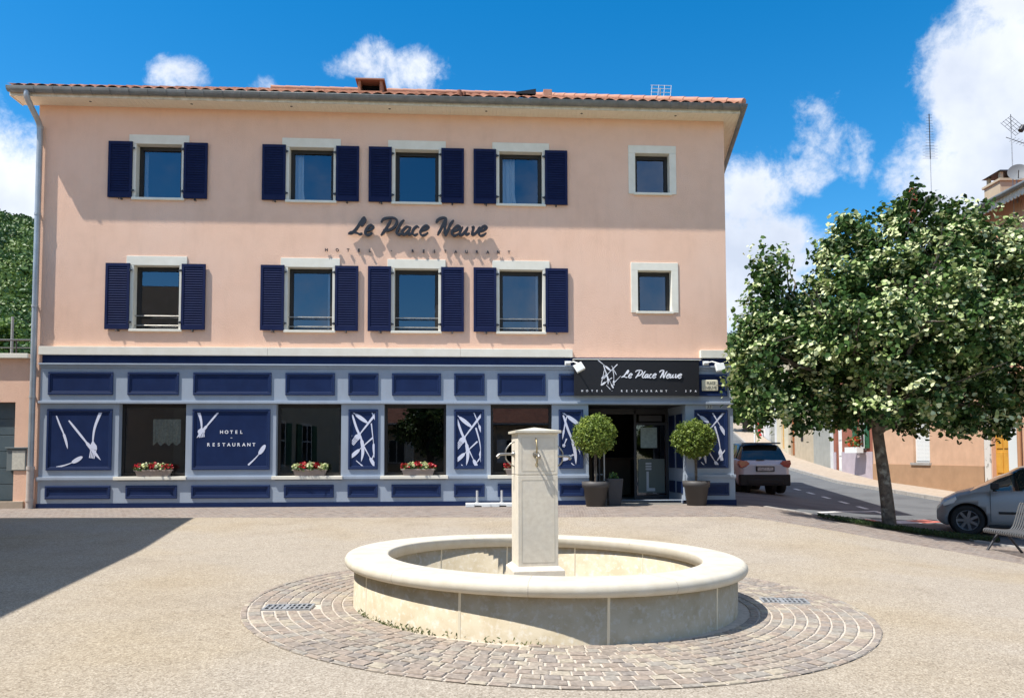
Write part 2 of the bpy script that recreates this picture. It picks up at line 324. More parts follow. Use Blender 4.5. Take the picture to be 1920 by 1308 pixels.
xs = [-160, -90, -60, -40, -28]+[-20+2*i for i in range(26)]+[34, 40, 50, 65, 90, 160]; ys = [-60, -40, -30, -20]+[-14+2*i for i in range(50)]+[90, 105, 130, 160, 220]
mb = MB(); mb.add([(x, y, gz(x, y)-.07) for y in ys for x in xs], [(j*len(xs)+i, j*len(xs)+i+1, (j+1)*len(xs)+i+1, (j+1)*len(xs)+i) for j in range(len(ys)-1) for i in range(len(xs)-1)], 0, True)
mb.build('ground', M_soil, recalc=False, kind='structure')
KERB = [(13.4, -20), (13.5, 10), (13.5, 24), (13.55, 32), (13.8, 38), (14.9, 46.2), (18.3, 64), (25.5, 90)]
WALL = [(15.0, -20), (15.15, 10), (15.15, 24), (15.15, 32.3), (15.6, 38), (16.67, 46.2), (20, 64), (27, 90)]
sheet('road', [(4, -20), (4, 10), (4, 18.1), (5.3, 25), (5.6, 32), (8.5, 46), (12.5, 64), (19, 90)], [(13.45, -20)]+[(x, y) for x, y in KERB[1:]], M_asph, 0.0, .8)
sheet('pavement', [(x, y) for x, y in KERB], WALL, M_walk, .115, .9)
mb = MB()
for (a, b) in zip(KERB, KERB[1:]):
    n = max(1, int(math.dist(a, b)/1.0))
    for k in range(n):
        p = [(a[0]+(b[0]-a[0])*t, a[1]+(b[1]-a[1])*t) for t in ((k+.01)/n, (k+.99)/n)]; z = [gz(*q) for q in p]
        mb.add([(p[0][0]-.13, p[0][1], z[0]-.05), (p[1][0]-.13, p[1][1], z[1]-.05), (p[1][0]+.02, p[1][1], z[1]-.05), (p[0][0]+.02, p[0][1], z[0]-.05),
                (p[0][0]-.12, p[0][1], z[0]+.12), (p[1][0]-.12, p[1][1], z[1]+.12), (p[1][0]+.02, p[1][1], z[1]+.12), (p[0][0]+.02, p[0][1], z[0]+.12)],
               [(0, 3, 2, 1), (4, 5, 6, 7), (0, 1, 5, 4), (1, 2, 6, 5), (2, 3, 7, 6), (3, 0, 4, 7)])
mb.build('kerb', M_kerb, kind='structure')
GE = [(-22, 14.6), (-9.76, 14.7), (-4, 14.72), (0, 14.78), (4.32, 14.88), (5.16, 14.15), (6.32, 13.35), (7.3, 12.95), (8.07, 12.25), (9.2, 10.2), (9.6, 4), (9.8, -8)]
CE = [(-22, 17.2), (-9.76, 17.9), (-4, 18.1), (0, 18.3), (5.6, 18.6), (6.05, 18.45), (6.41, 17.85), (7.09, 16.45), (8.84, 15.6), (9.7, 14.2), (10.6, 8), (11, -8)]
sheet('cobbled_path', GE, CE, M_setts, .012, .5)
sheet('gravel_square', GE, [(x, -12 if x < 9.3 else y) for x, y in [(p[0]-(.0 if p[0] < 9.3 else .5), p[1]) for p in GE]], M_gravel, .02, .35)
mb = MB()                                                          # stone edging between cobbles and asphalt
for a, b in zip(CE[5:], CE[6:]):
    n = max(1, int(math.dist(a, b)/.9))
    for k in range(n):
        q = [(a[0]+(b[0]-a[0])*t, a[1]+(b[1]-a[1])*t) for t in ((k+.006)/n, (k+.994)/n)]; d = Vector((q[1][0]-q[0][0], q[1][1]-q[0][1])).normalized(); w = Vector((d.y, -d.x))*.06
        vs = [(q[i][0]+s*w.x, q[i][1]+s*w.y, gz(*q[i])+h) for h in (-.05, .035) for i, s in ((0, -1), (1, -1), (1, 1), (0, 1))]
        mb.add(vs, [(0, 3, 2, 1), (4, 5, 6, 7), (0, 1, 5, 4), (1, 2, 6, 5), (2, 3, 7, 6), (3, 0, 4, 7)])
mb.build('kerb_edging', M_kerb, kind='structure')
# painted markings
def strip(pts, w, m, name, off=.006, **kw):
    A = []; B = []
    for i, p in enumerate(pts):
        d = Vector((pts[min(i+1, len(pts)-1)][0]-pts[max(i-1, 0)][0], pts[min(i+1, len(pts)-1)][1]-pts[max(i-1, 0)][1])).normalized(); A.append((p[0]-d.y*w/2, p[1]+d.x*w/2)); B.append((p[0]+d.y*w/2, p[1]-d.x*w/2))
    return sheet(name, A, B, m, off, .25, kind='structure', **kw)
for y0 in (20.4, 21.75, 23.3, 25.0, 26.7, 28.4): strip([(10.0+.09*(y0-21.6), y0), (10.0+.09*(y0-20.9), y0+.75)], .13, M_paint, 'road_marking')
strip([(7.43, 18.8), (8.4, 19.9), (9.2, 20.7), (10.0, 21.2)], .12, M_paint, 'road_marking')
M_redp = mat('red_road_paint', (.55, .13, .1), .8, col2=(.35, .16, .14), nscale=8); M_lil = mat('white_road_paint', (.62, .6, .66), .8, col2=(.4, .4, .45), nscale=8)
strip([(8.45, 18.2), (8.75, 18.32)], .55, M_redp, 'road_marking'); strip([(8.76, 18.32), (9.75, 18.72)], .5, M_lil, 'road_marking'); strip([(9.76, 18.72), (10.35, 18.96)], .55, M_redp, 'road_marking')

# ------------------------------------------------------------------ fountain
FX, FY = .300, 7.484; FZ = gz(FX, FY)
M_lime = mat('limestone', (.505, .44, .325), .8, spec=.2, col2=(.43, .36, .245), nscale=6, ndetail=12, mix=(.42, .66), bump=.4, bscale=90, bdist=.003, col3=(.56, .52, .44), n3scale=19, mix3=(.52, .7))
M_rim = mat('rim_stone', (.60, .56, .47), .75, spec=.2, col2=(.54, .49, .39), nscale=7, ndetail=10, bump=.35, bscale=110, bdist=.003)
M_pill = mat('pillar_stone', (.77, .705, .585), .85, spec=.15, col2=(.68, .61, .495), nscale=22, ndetail=8, bump=.5, bscale=170, bdist=.003, col3=(.66, .61, .52), n3scale=3)
M_mort = mat('joint_mortar', (.66, .6, .46), .9); M_mortd = mat('joint_dark', (.38, .33, .26), .9)
M_steel = mat('steel', (.42, .41, .38), .35, metal=.9, spec=.5, col2=(.3, .28, .25), nscale=12); M_brass = mat('aged_brass', (.36, .29, .17), .45, metal=.8)
M_darkm = mat('dark_metal', (.06, .06, .065), .5, metal=.6)
ft = thing('fountain', 'round pale limestone fountain basin with a square pillar in the middle of the square', 'fountain', (FX, FY, FZ))
TILT = Matrix.Rotation(.0206, 4, 'Y') @ Matrix.Rotation(-.0057, 4, 'X'); ZR = .6677-FZ
def tilted(o): o.matrix_local = TILT; return o
mb = MB(); R0 = 1.80
mb.lathe([(R0, -.35), (R0, ZR-.111), (1.515, ZR-.111), (1.515, -.11), (0, -.12)], n=160)
bas = tilted(mb.build('basin', M_lime, ft))
mb = MB()
def vstrip(mb, R, ang, z0, z1, w, sgn):
    a0, a1 = ang-w/2/R, ang+w/2/R; r1 = R+sgn*.002
    vs = [(r*cos(a), r*sin(a), z) for z in (z0, z1) for r, a in ((R-sgn*.01, a0), (R-sgn*.01, a1), (r1, a1), (r1, a0))]
    mb.add(vs, [(0, 3, 2, 1), (4, 5, 6, 7), (0, 1, 5, 4), (1, 2, 6, 5), (2, 3, 7, 6), (3, 0, 4, 7)])
for k in range(10): mb = MB(); vstrip(mb, R0, radians(-90+13+36*k), -.2, ZR-.113, .022, 1); mb.build('joint_mortar', M_mort, bas)
for a in (-46, -14, 16, 48, 85, -85, 130, 180, -130): mb = MB(); vstrip(mb, 1.515, radians(90-a), -.1, ZR-.113, .016, -1); mb.build('joint_mortar', M_mort, bas)
mb = MB(); prof = []
for i in range(13):                                                 # bullnose outside
    t = -pi/2+pi*i/12; prof.append((1.835+.053*cos(t), ZR-.055+.0545*sin(t)))
prof += [(1.70, ZR+.003), (1.52, ZR)]
for i in range(5): t = pi/2+pi/2*i/4; prof.append((1.507+.02*cos(t), ZR-.021+.02*sin(t)))
prof += [(1.487, ZR-.1095)]
mb.lathe(prof, n=180, close=True); rim = tilted(mb.build('rim', M_rim, ft))
mb = MB()
for k in range(10):
    a = radians(-90-6+36*k); pr = [(1.482, ZR-.03), (1.487, ZR-.01), (1.505, ZR+.0008), (1.70, ZR+.0036)]+[(1.835+.0536*cos(t), ZR-.055+.0551*sin(t)) for t in [pi/2-pi*i/9 for i in range(9)]]
    vs = [(r*cos(a+s*.0013), r*sin(a+s*.0013), z) for r, z in pr for s in (-1, 1)]
    mb = MB(); mb.add(vs, [(2*i, 2*i+1, 2*i+3, 2*i+2) for i in range(len(pr)-1)]); mb.build('rim_joint', M_mortd, rim)
# pillar
PZ = 1.6-FZ; px0 = .216-FX; pr_ = Matrix.Translation((px0, 0, 0)) @ Matrix.Rotation(radians(9), 4, 'Z')
def pil(mb, name, m, par=None, bevel=0):
    o = mb.build(name, m, par or ft, bevel=bevel)
    if par is None: o.matrix_local = pr_
    return o
h = .1925
mb = MB(); mb.box(-h, h, -h, h, .56-FZ, 1.417-FZ); mb.box(-h+.004, h-.004, -h+.004, h-.004, 1.417-FZ, 1.424-FZ); mb.box(-h, h, -h, h, 1.424-FZ, 1.818-FZ)
shaft = pil(mb, 'pillar', M_pill, bevel=.006)
mb = MB(); e = .225                                                 # chamfer-topped plinth
mb.box(-e-.02, e+.02, -e-.02, e+.02, -.11, .525-FZ)
z0, z1 = .525-FZ, .562-FZ; a, b = e+.02, h+.006
mb.add([(-a,-a,z0),(a,-a,z0),(a,a,z0),(-a,a,z0),(-b,-b,z1),(b,-b,z1),(b,b,z1),(-b,b,z1)], [(0,3,2,1),(4,5,6,7),(0,1,5,4),(1,2,6,5),(2,3,7,6),(3,0,4,7)])
pil(mb, 'plinth', M_pill, bevel=.004)
mb = MB(); c = .222; z0, z1, z2 = 1.818-FZ, 1.842-FZ, 1.878-FZ
mb.add([(-c,-c,z0),(c,-c,z0),(c,c,z0),(-c,c,z0),(-c,-c,z1),(c,-c,z1),(c,c,z1),(-c,c,z1),(0,0,z2)], [(0,3,2,1),(0,1,5,4),(1,2,6,5),(2,3,7,6),(3,0,4,7),(4,5,8),(5,6,8),(6,7,8),(7,4,8)])
pil(mb, 'pillar_cap', M_rim, bevel=.003)
# incised border on the pillar faces (a shallow raised fillet)
mb = MB()
for (z0, z1) in ((.60-FZ, 1.375-FZ), (1.46-FZ, 1.775-FZ)):
    for s in (-1, 1): mb.box(s*.158-.003, s*.158+.003, -h-.0015, -h+.01, z0, z1)
    for z in (z0, z1): mb.box(-.155, .155, -h-.0015, -h+.01, z-.003, z+.003)
mb.build('pillar_groove', mat('pillar_groove_stone', (.60, .545, .445), .9), shaft)
def spout(base, d, z, bracket=True, L=.17):
    """spout of brass pipe with a round rose at the wall, in pillar coordinates"""
    d = Vector(d).normalized(); p = Vector((base[0], base[1], z)); dn = Vector((0, 0, -1)); mb = MB()
    mb.cyl(p-d*.01, p+d*.018, .034, .03, 20); mb.cyl(p+d*.018, p+d*.03, .024, .018, 16)
    mb.tube(catmull([p+d*.02, p+d*(L*.5), p+d*(L*.85)+dn*.004, p+d*L+dn*.022], 5), .0135, 12)
    mb.cyl(p+d*(L-.012)+dn*.018, p+d*(L+.004)+dn*.03, .019, .017, 14, mi=0)
    o = mb.build('spout', M_steel, ft); o.matrix_local = pr_
    mb = MB()
    if bracket:
        mb.tube(catmull([p-d*.005-dn*.12, p+d*.04-dn*.10, p+d*.085-dn*.045, p+d*.09, p+d*.085+dn*.05, p+d*.04+dn*.10, p-d*.005+dn*.125], 5), .007, 8)
        mb.build('bracket', M_steel, o)
    else:
        mb.tube(catmull([p-dn*.0+d*.025-dn*.0, p+d*.05-dn*.06, p+d*.03-dn*.12, p-dn*.15], 5), .0075, 8)
        mb.tube(catmull([p+d*.03, p+d*.055+dn*.045, p+d*.04+dn*.085, p+dn*.10], 5), .0075, 8); mb.cyl(p+d*.035+dn*.085, p+d*.045+dn*.115, .014, .012, 10)
        mb.build('bracket', M_brass, o)
spout((-.02, -h), (0.02, -1, 0), 1.615-FZ, False, .15)
spout((-h, 0), (-1, 0, 0), 1.62-FZ); spout((h, 0), (1, 0, 0), 1.60-FZ)
# ring of setts: one slab of joint bedding and the stones in circles
M_bed = mat('sett_bedding', (.56, .49, .41), .95, col2=(.44, .38, .31), nscale=20)
def settstone(name):
    mt = mat(name, (.2, .16, .13), .8, spec=.25); nt = mt.node_tree; N = nt.nodes; L = nt.links; p = N['Principled BSDF']
    a = N.new('ShaderNodeAttribute'); a.attribute_name = 'tint'; cr = N.new('ShaderNodeValToRGB'); L.new(a.outputs['Fac'], cr.inputs[0]); e = cr.color_ramp.elements
    cols = [(.275, .23, .19), (.31, .25, .20), (.295, .265, .225), (.33, .28, .225), (.26, .225, .195), (.375, .325, .25), (.305, .25, .205), (.36, .32, .265)]
    while len(e) < len(cols): e.new(.5)
    for k, c in enumerate(cols): e[k].position = k/(len(cols)-1); e[k].color = c+(1,)
    cr.color_ramp.interpolation = 'CONSTANT'
    tc = N.new('ShaderNodeTexCoord'); n = N.new('ShaderNodeTexNoise'); n.inputs['Scale'].default_value = 30; n.inputs['Detail'].default_value = 7; L.new(tc.outputs['Object'], n.inputs['Vector'])
    r = N.new('ShaderNodeMapRange'); L.new(n.outputs[0], r.inputs['Value']); r.inputs['From Min'].default_value = .3; r.inputs['From Max'].default_value = .7; r.inputs['To Min'].default_value = .72; r.inputs['To Max'].default_value = 1.25
    v = N.new('ShaderNodeVectorMath'); v.operation = 'SCALE'; L.new(cr.outputs[0], v.inputs[0]); L.new(r.outputs[0], v.inputs['Scale']); L.new(v.outputs[0], p.inputs['Base Color'])
    b = N.new('ShaderNodeBump'); b.inputs['Strength'].default_value = .5; b.inputs['Distance'].default_value = .006; L.new(n.outputs[0], b.inputs['Height']); L.new(b.outputs[0], p.inputs['Normal']); return mt
RX = FX+.10; mb = MB(); nb = 120; rr = [1.70, 2.1, 2.5, 2.856]
mb.add([(RX+r*cos(2*pi*k/nb), FY+r*sin(2*pi*k/nb), gz(RX+r*cos(2*pi*k/nb), FY+r*sin(2*pi*k/nb))+.024) for r in rr for k in range(nb)], [(i*nb+k, (i+1)*nb+k, (i+1)*nb+(k+1) % nb, i*nb+(k+1) % nb) for i in range(3) for k in range(nb)], 0, True)
ring = mb.build('sett_ring', M_bed, recalc=False, kind='structure')
if ring.data.polygons[0].normal.z < 0: ring.data.flip_normals()
GR = [(-1.98, 6.86, .42, .24), (2.66, 7.60, .44, .24)]               # two drain grates let into the ring
mb = MB(); r = 1.80; rnd = random.Random(3); tint = []
while r < 2.84:
    last = r > 2.68; dr = .115 if last else rnd.uniform(.088, .104); dr = min(dr, 2.862-r); a = rnd.random(); n_ = 0; end = a+2*pi
    while a < end-.02:
        w = (rnd.uniform(.085, .14) if not last else rnd.uniform(.12, .16))/r; w = min(w, end-a); g_ = .0075
        A0, A1, r0, r1 = a+g_/r, a+w-g_/r, r+g_, r+dr-g_; am, rm = (A0+A1)/2, (r0+r1)/2; x, y = RX+rm*cos(am), FY+rm*sin(am)
        if math.hypot(x-FX, y-FY) > 1.83 and not any(abs(x-gx)<gw/2+.03 and abs(y-gy)<gd/2+.025 for gx, gy, gw, gd in GR):
            q = []
            for hh, ins in ((0, 0), (.005, .007)):
                for (ra, aa) in ((r0+ins, A0+ins/r), (r0+ins, A1-ins/r), (r1-ins, A1-ins/r), (r1-ins, A0+ins/r)):
                    ra += rnd.uniform(-.004, .004); aa += rnd.uniform(-.004, .004)/r; X_, Y_ = RX+ra*cos(aa), FY+ra*sin(aa); q.append((X_, Y_, gz(X_, Y_)+.026+hh+rnd.uniform(0, .003)))
            mb.add(q, [(4, 5, 6, 7), (0, 1, 5, 4), (1, 2, 6, 5), (2, 3, 7, 6), (3, 0, 4, 7)]); tint += [rnd.random()]*5
        a += w
    r += dr
st = mb.build('setts', settstone('sett_stone'), recalc=False, parent=ring)
at_ = st.data.attributes.new('tint', 'FLOAT', 'FACE'); at_.data.foreach_set('value', tint)
st['kind'] = 'stuff'
# drain grates
M_hollow = mat('drain_pit', (.006, .006, .006), 1); M_zinc = mat('galvanised', (.5, .51, .52), .5, metal=.5, col2=(.36, .37, .38), nscale=20)  # near-black plates stand in for the shade inside hollows
for i, (gx, gy, gw, gd) in enumerate(GR):
    z = gz(gx, gy)+.036
    t = thing('drain_grate', ['pale metal drain grate with dark slots left of the fountain', 'worn metal drain grate right of the fountain basin'][i], 'drain grate', (gx, gy, z), radians(-8 if i else 4), 'drain grates in the sett ring')
    mb = MB(); mb.box(-gw/2, gw/2, -gd/2, -gd/2+.02, -.03, .004); mb.box(-gw/2, gw/2, gd/2-.02, gd/2, -.03, .004); mb.box(-gw/2, -gw/2+.02, -gd/2+.02, gd/2-.02, -.03, .004); mb.box(gw/2-.02, gw/2, -gd/2+.02, gd/2-.02, -.03, .004)
    mb.box(-gw/2+.02, gw/2-.02, -.010, .010, -.005, .003); n = 9
    for k in range(1, n): x = -gw/2+.02+(gw-.04)*k/n; ww = .0085 if k != 4 else .018; mb.box(x-ww, x+ww, -gd/2+.02, -.010, -.005, .003); mb.box(x-ww, x+ww, .010, gd/2-.02, -.005, .003)
    mb.build('grate', M_zinc, t)
    mb = MB(); mb.box(-gw/2+.01, gw/2-.01, -gd/2+.01, gd/2-.01, -.012, -.008); mb.build('pit', M_hollow, t)  # flat black plate close under the bars, painting the pit's darkness
# weeds at the foot of the basin
P = []; Nn = []
for k in range(170):
    a = radians(random.choice([random.uniform(-155, -92), random.uniform(-150, -120)])); rr_ = R0+random.uniform(.003, .03); x, y = FX+rr_*cos(a), FY+rr_*sin(a); P.append((x, y, gz(x, y)+.03+random.random()**2*.045)); Nn.append((random.uniform(-1, 1), -1+random.random(), .3))
M_weed = leafmat('weed', [(0, (.05, .075, .02)), (1, (.14, .16, .05))])
leafmesh('weeds', P, Nn, .028, M_weed, ar=.35, kind='stuff', label='small weeds growing along the foot of the fountain basin')

# ------------------------------------------------------------------ hotel
M_wall = mat('salmon_render', (.83, .545, .405), .92, spec=.1, col2=(.785, .51, .375), nscale=2.6, ndetail=10, mix=(.42, .68), bump=.8, bscale=42, bdist=.010, col3=(.83, .57, .44), n3scale=.45, mix3=(.45, .75))
def weather(mt, amount=.86, sc=(1.6, 1.6, .16), lo=.5, hi=.72, tint=(.80, .78, .76, 1)):
    nt = mt.node_tree; N = nt.nodes; L = nt.links; p = N['Principled BSDF']; tc = N.new('ShaderNodeTexCoord'); mp = N.new('ShaderNodeMapping'); mp.inputs['Scale'].default_value = sc; L.new(tc.outputs['Object'], mp.inputs[0])
    n = N.new('ShaderNodeTexNoise'); n.inputs['Scale'].default_value = 2.2; n.inputs['Detail'].default_value = 9; n.inputs['Roughness'].default_value = .65; L.new(mp.outputs[0], n.inputs['Vector'])
    r = N.new('ShaderNodeMapRange'); L.new(n.outputs[0], r.inputs['Value']); r.inputs['From Min'].default_value = lo; r.inputs['From Max'].default_value = hi; r.inputs['To Max'].default_value = 1-amount+.001 if amount > 1 else (1-amount)*4
    mx = N.new('ShaderNodeMix'); mx.data_type = 'RGBA'; mx.blend_type = 'MULTIPLY'; L.new(r.outputs[0], mx.inputs[0]); src = p.inputs['Base Color'].links
    if src: L.new(src[0].from_socket, mx.inputs[6])
    else: mx.inputs[6].default_value = p.inputs['Base Color'].default_value
    mx.inputs[7].default_value = tint; L.new(mx.outputs[2], p.inputs['Base Color'])
weather(M_wall, .925, (1.3, 1.3, .22))
M_cream = mat('cream_stone', (.80, .765, .67), .85, spec=.15, col2=(.74, .70, .60), nscale=4, bump=.15)
M_blue = mat('grey_blue_paint', (.345, .40, .475), .6, spec=.2, col2=(.325, .375, .45), nscale=2.2, bump=.08, bscale=20)
M_navy = mat('navy_paint', (.011, .025, .085), .5, spec=.16, col2=(.009, .020, .07), nscale=3)
weather(M_blue, .9, (2, 2, .5)); weather(M_navy, .9, (2, 2, .4), tint=(1.5, 1.4, 1.3, 1))
M_navym = mat('navy_moulding', (.014, .030, .095), .4, spec=.3)
M_shut = mat('shutter_navy', (.013, .021, .07), .65, spec=.1, col2=(.011, .017, .06), nscale=4)
M_frame = mat('dark_brown_frame', (.02, .017, .015), .5, spec=.4)
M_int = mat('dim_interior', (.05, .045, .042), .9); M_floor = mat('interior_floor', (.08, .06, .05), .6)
M_zn = mat('zinc', (.23, .245, .25), .55, metal=.35, col2=(.17, .18, .18), nscale=5, spec=.4)
M_pipe = mat('zinc_pipe', (.42, .45, .48), .45, metal=.45, col2=(.34, .36, .38), nscale=3)
M_pipew = mat('cast_iron_pipe', (.52, .46, .42), .7, col2=(.42, .37, .34), nscale=8)
M_soff = mat('painted_boards', (.80, .76, .66), .8, col2=(.56, .52, .42), nscale=6)
M_black = mat('black_panel', (.012, .012, .015), .55, spec=.35); M_white = mat('white_lettering', (.82, .83, .88), .6); M_dec = mat('pale_decal', (.66, .69, .82), .6)
M_letter = mat('anthracite_letters', (.018, .018, .024), .4, spec=.4)
M_curt = mat('white_curtain', (.78, .80, .82), .9); M_lace = mat('cream_lace', (.75, .72, .58), .9, col2=(.5, .48, .38), nscale=22)
M_glass = glassmat('window_glass', refl=1.75, extra=.075); M_glassg = glassmat('shop_glass', refl=1.6, extra=.05); M_white2 = mat('white_enamel', (.75, .76, .74), .5)
def tilemat(name='roof_tile'):
    return mat(name, (.36, .165, .105), .9, spec=.1, col2=(.20, .09, .065), nscale=3.2, ndetail=9, mix=(.35, .65), col3=(.40, .22, .15), n3scale=9, mix3=(.52, .7), bump=.3, bscale=40)
M_tile = tilemat(); M_tiler = mat('ridge_tile', (.48, .26, .18), .8, col2=(.44, .2, .13), nscale=5)

H = thing('hotel', 'three-storey salmon hotel with navy shutters and a blue-grey shopfront', 'hotel', W(0, 0, 0), YAW)
UL, UR, VB = -10.85, 5.15, 11.0
WINX = [-8.147, -4.677, -2.228, .2225]; SX = 3.385
def grid_wall(u0, u1, z0, z1, ops, v0, rev, lu=None):
    us = sorted({u0, u1}|{o[0] for o in ops}|{o[1] for o in ops}); zs = sorted({z0, z1}|{o[2] for o in ops}|{o[3] for o in ops}); mb = MB()
    for a, b in zip(us, us[1:]):
        for c, d in zip(zs, zs[1:]):
            if any(o[0]-1e-6 <= a and b <= o[1]+1e-6 and o[2]-1e-6 <= c and d <= o[3]+1e-6 for o in ops): continue
            mb.add([(a, v0, c), (b, v0, c), (b, v0, d), (a, v0, d)], [(0, 1, 2, 3)])
    for a, b, c, d in ops:
        w = v0+rev
        mb.add([(a, v0, c), (a, w, c), (a, w, d), (a, v0, d)], [(0, 1, 2, 3)]); mb.add([(b, v0, c), (b, v0, d), (b, w, d), (b, w, c)], [(0, 1, 2, 3)])
        mb.add([(a, v0, d), (a, w, d), (b, w, d), (b, v0, d)], [(0, 1, 2, 3)]); mb.add([(a, v0, c), (b, v0, c), (b, w, c), (a, w, c)], [(0, 1, 2, 3)])
    return mb
ops = []
for c in WINX: ops += [(c-.54, c+.54, 7.50, 8.84), (c-.54, c+.54, 4.46, 6.01)]
ops += [(SX-.45, SX+.45, 7.83, 8.87), (SX-.43, SX+.47, 4.98, 6.03)]
mb = grid_wall(UL, UR, 2.95, 9.72, ops, 0, .32)
# pink strip at the left beside the shopfront, returns, sides and back
mb.add([(UL, 0, -.3), (-10.6, 0, -.3), (-10.6, 0, 2.95), (UL, 0, 2.95)], [(0, 1, 2, 3)])
u0_, u1_ = UL+.35*VB, UR+.213*VB
mb.add([(UL, 0, -.3), (UL, 0, 9.7), (u0_, VB, 9.7), (u0_, VB, -.3)], [(0, 1, 2, 3)]); mb.add([(UR, 0, -.3), (u1_, VB, -.3), (u1_, VB, 9.7), (UR, 0, 9.7)], [(0, 1, 2, 3)])
mb.add([(u0_, VB, -.3), (u0_, VB, 9.7), (u1_, VB, 9.7), (u1_, VB, -.3)], [(0, 1, 2, 3)])
mb.build('wall', M_wall, H, recalc=False)
mb = MB()                                                           # rooms behind the windows
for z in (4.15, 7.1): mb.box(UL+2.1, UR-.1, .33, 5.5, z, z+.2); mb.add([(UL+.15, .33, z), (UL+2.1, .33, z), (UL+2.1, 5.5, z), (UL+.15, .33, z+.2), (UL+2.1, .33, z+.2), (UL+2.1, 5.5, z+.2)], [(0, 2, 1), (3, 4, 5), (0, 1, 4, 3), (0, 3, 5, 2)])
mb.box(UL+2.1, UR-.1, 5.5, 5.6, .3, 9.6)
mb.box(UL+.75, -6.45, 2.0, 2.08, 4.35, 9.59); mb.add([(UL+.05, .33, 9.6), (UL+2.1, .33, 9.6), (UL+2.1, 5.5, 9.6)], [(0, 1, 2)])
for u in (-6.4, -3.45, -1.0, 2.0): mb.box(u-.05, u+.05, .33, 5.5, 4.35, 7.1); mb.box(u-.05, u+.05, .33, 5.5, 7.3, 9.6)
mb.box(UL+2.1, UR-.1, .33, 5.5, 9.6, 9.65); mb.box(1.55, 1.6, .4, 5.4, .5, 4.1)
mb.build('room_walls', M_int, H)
mb = MB(); mb.box(UL+2.1, UR-.1, .0, 5.5, .3, .452); mb.build('floor', M_floor, H)
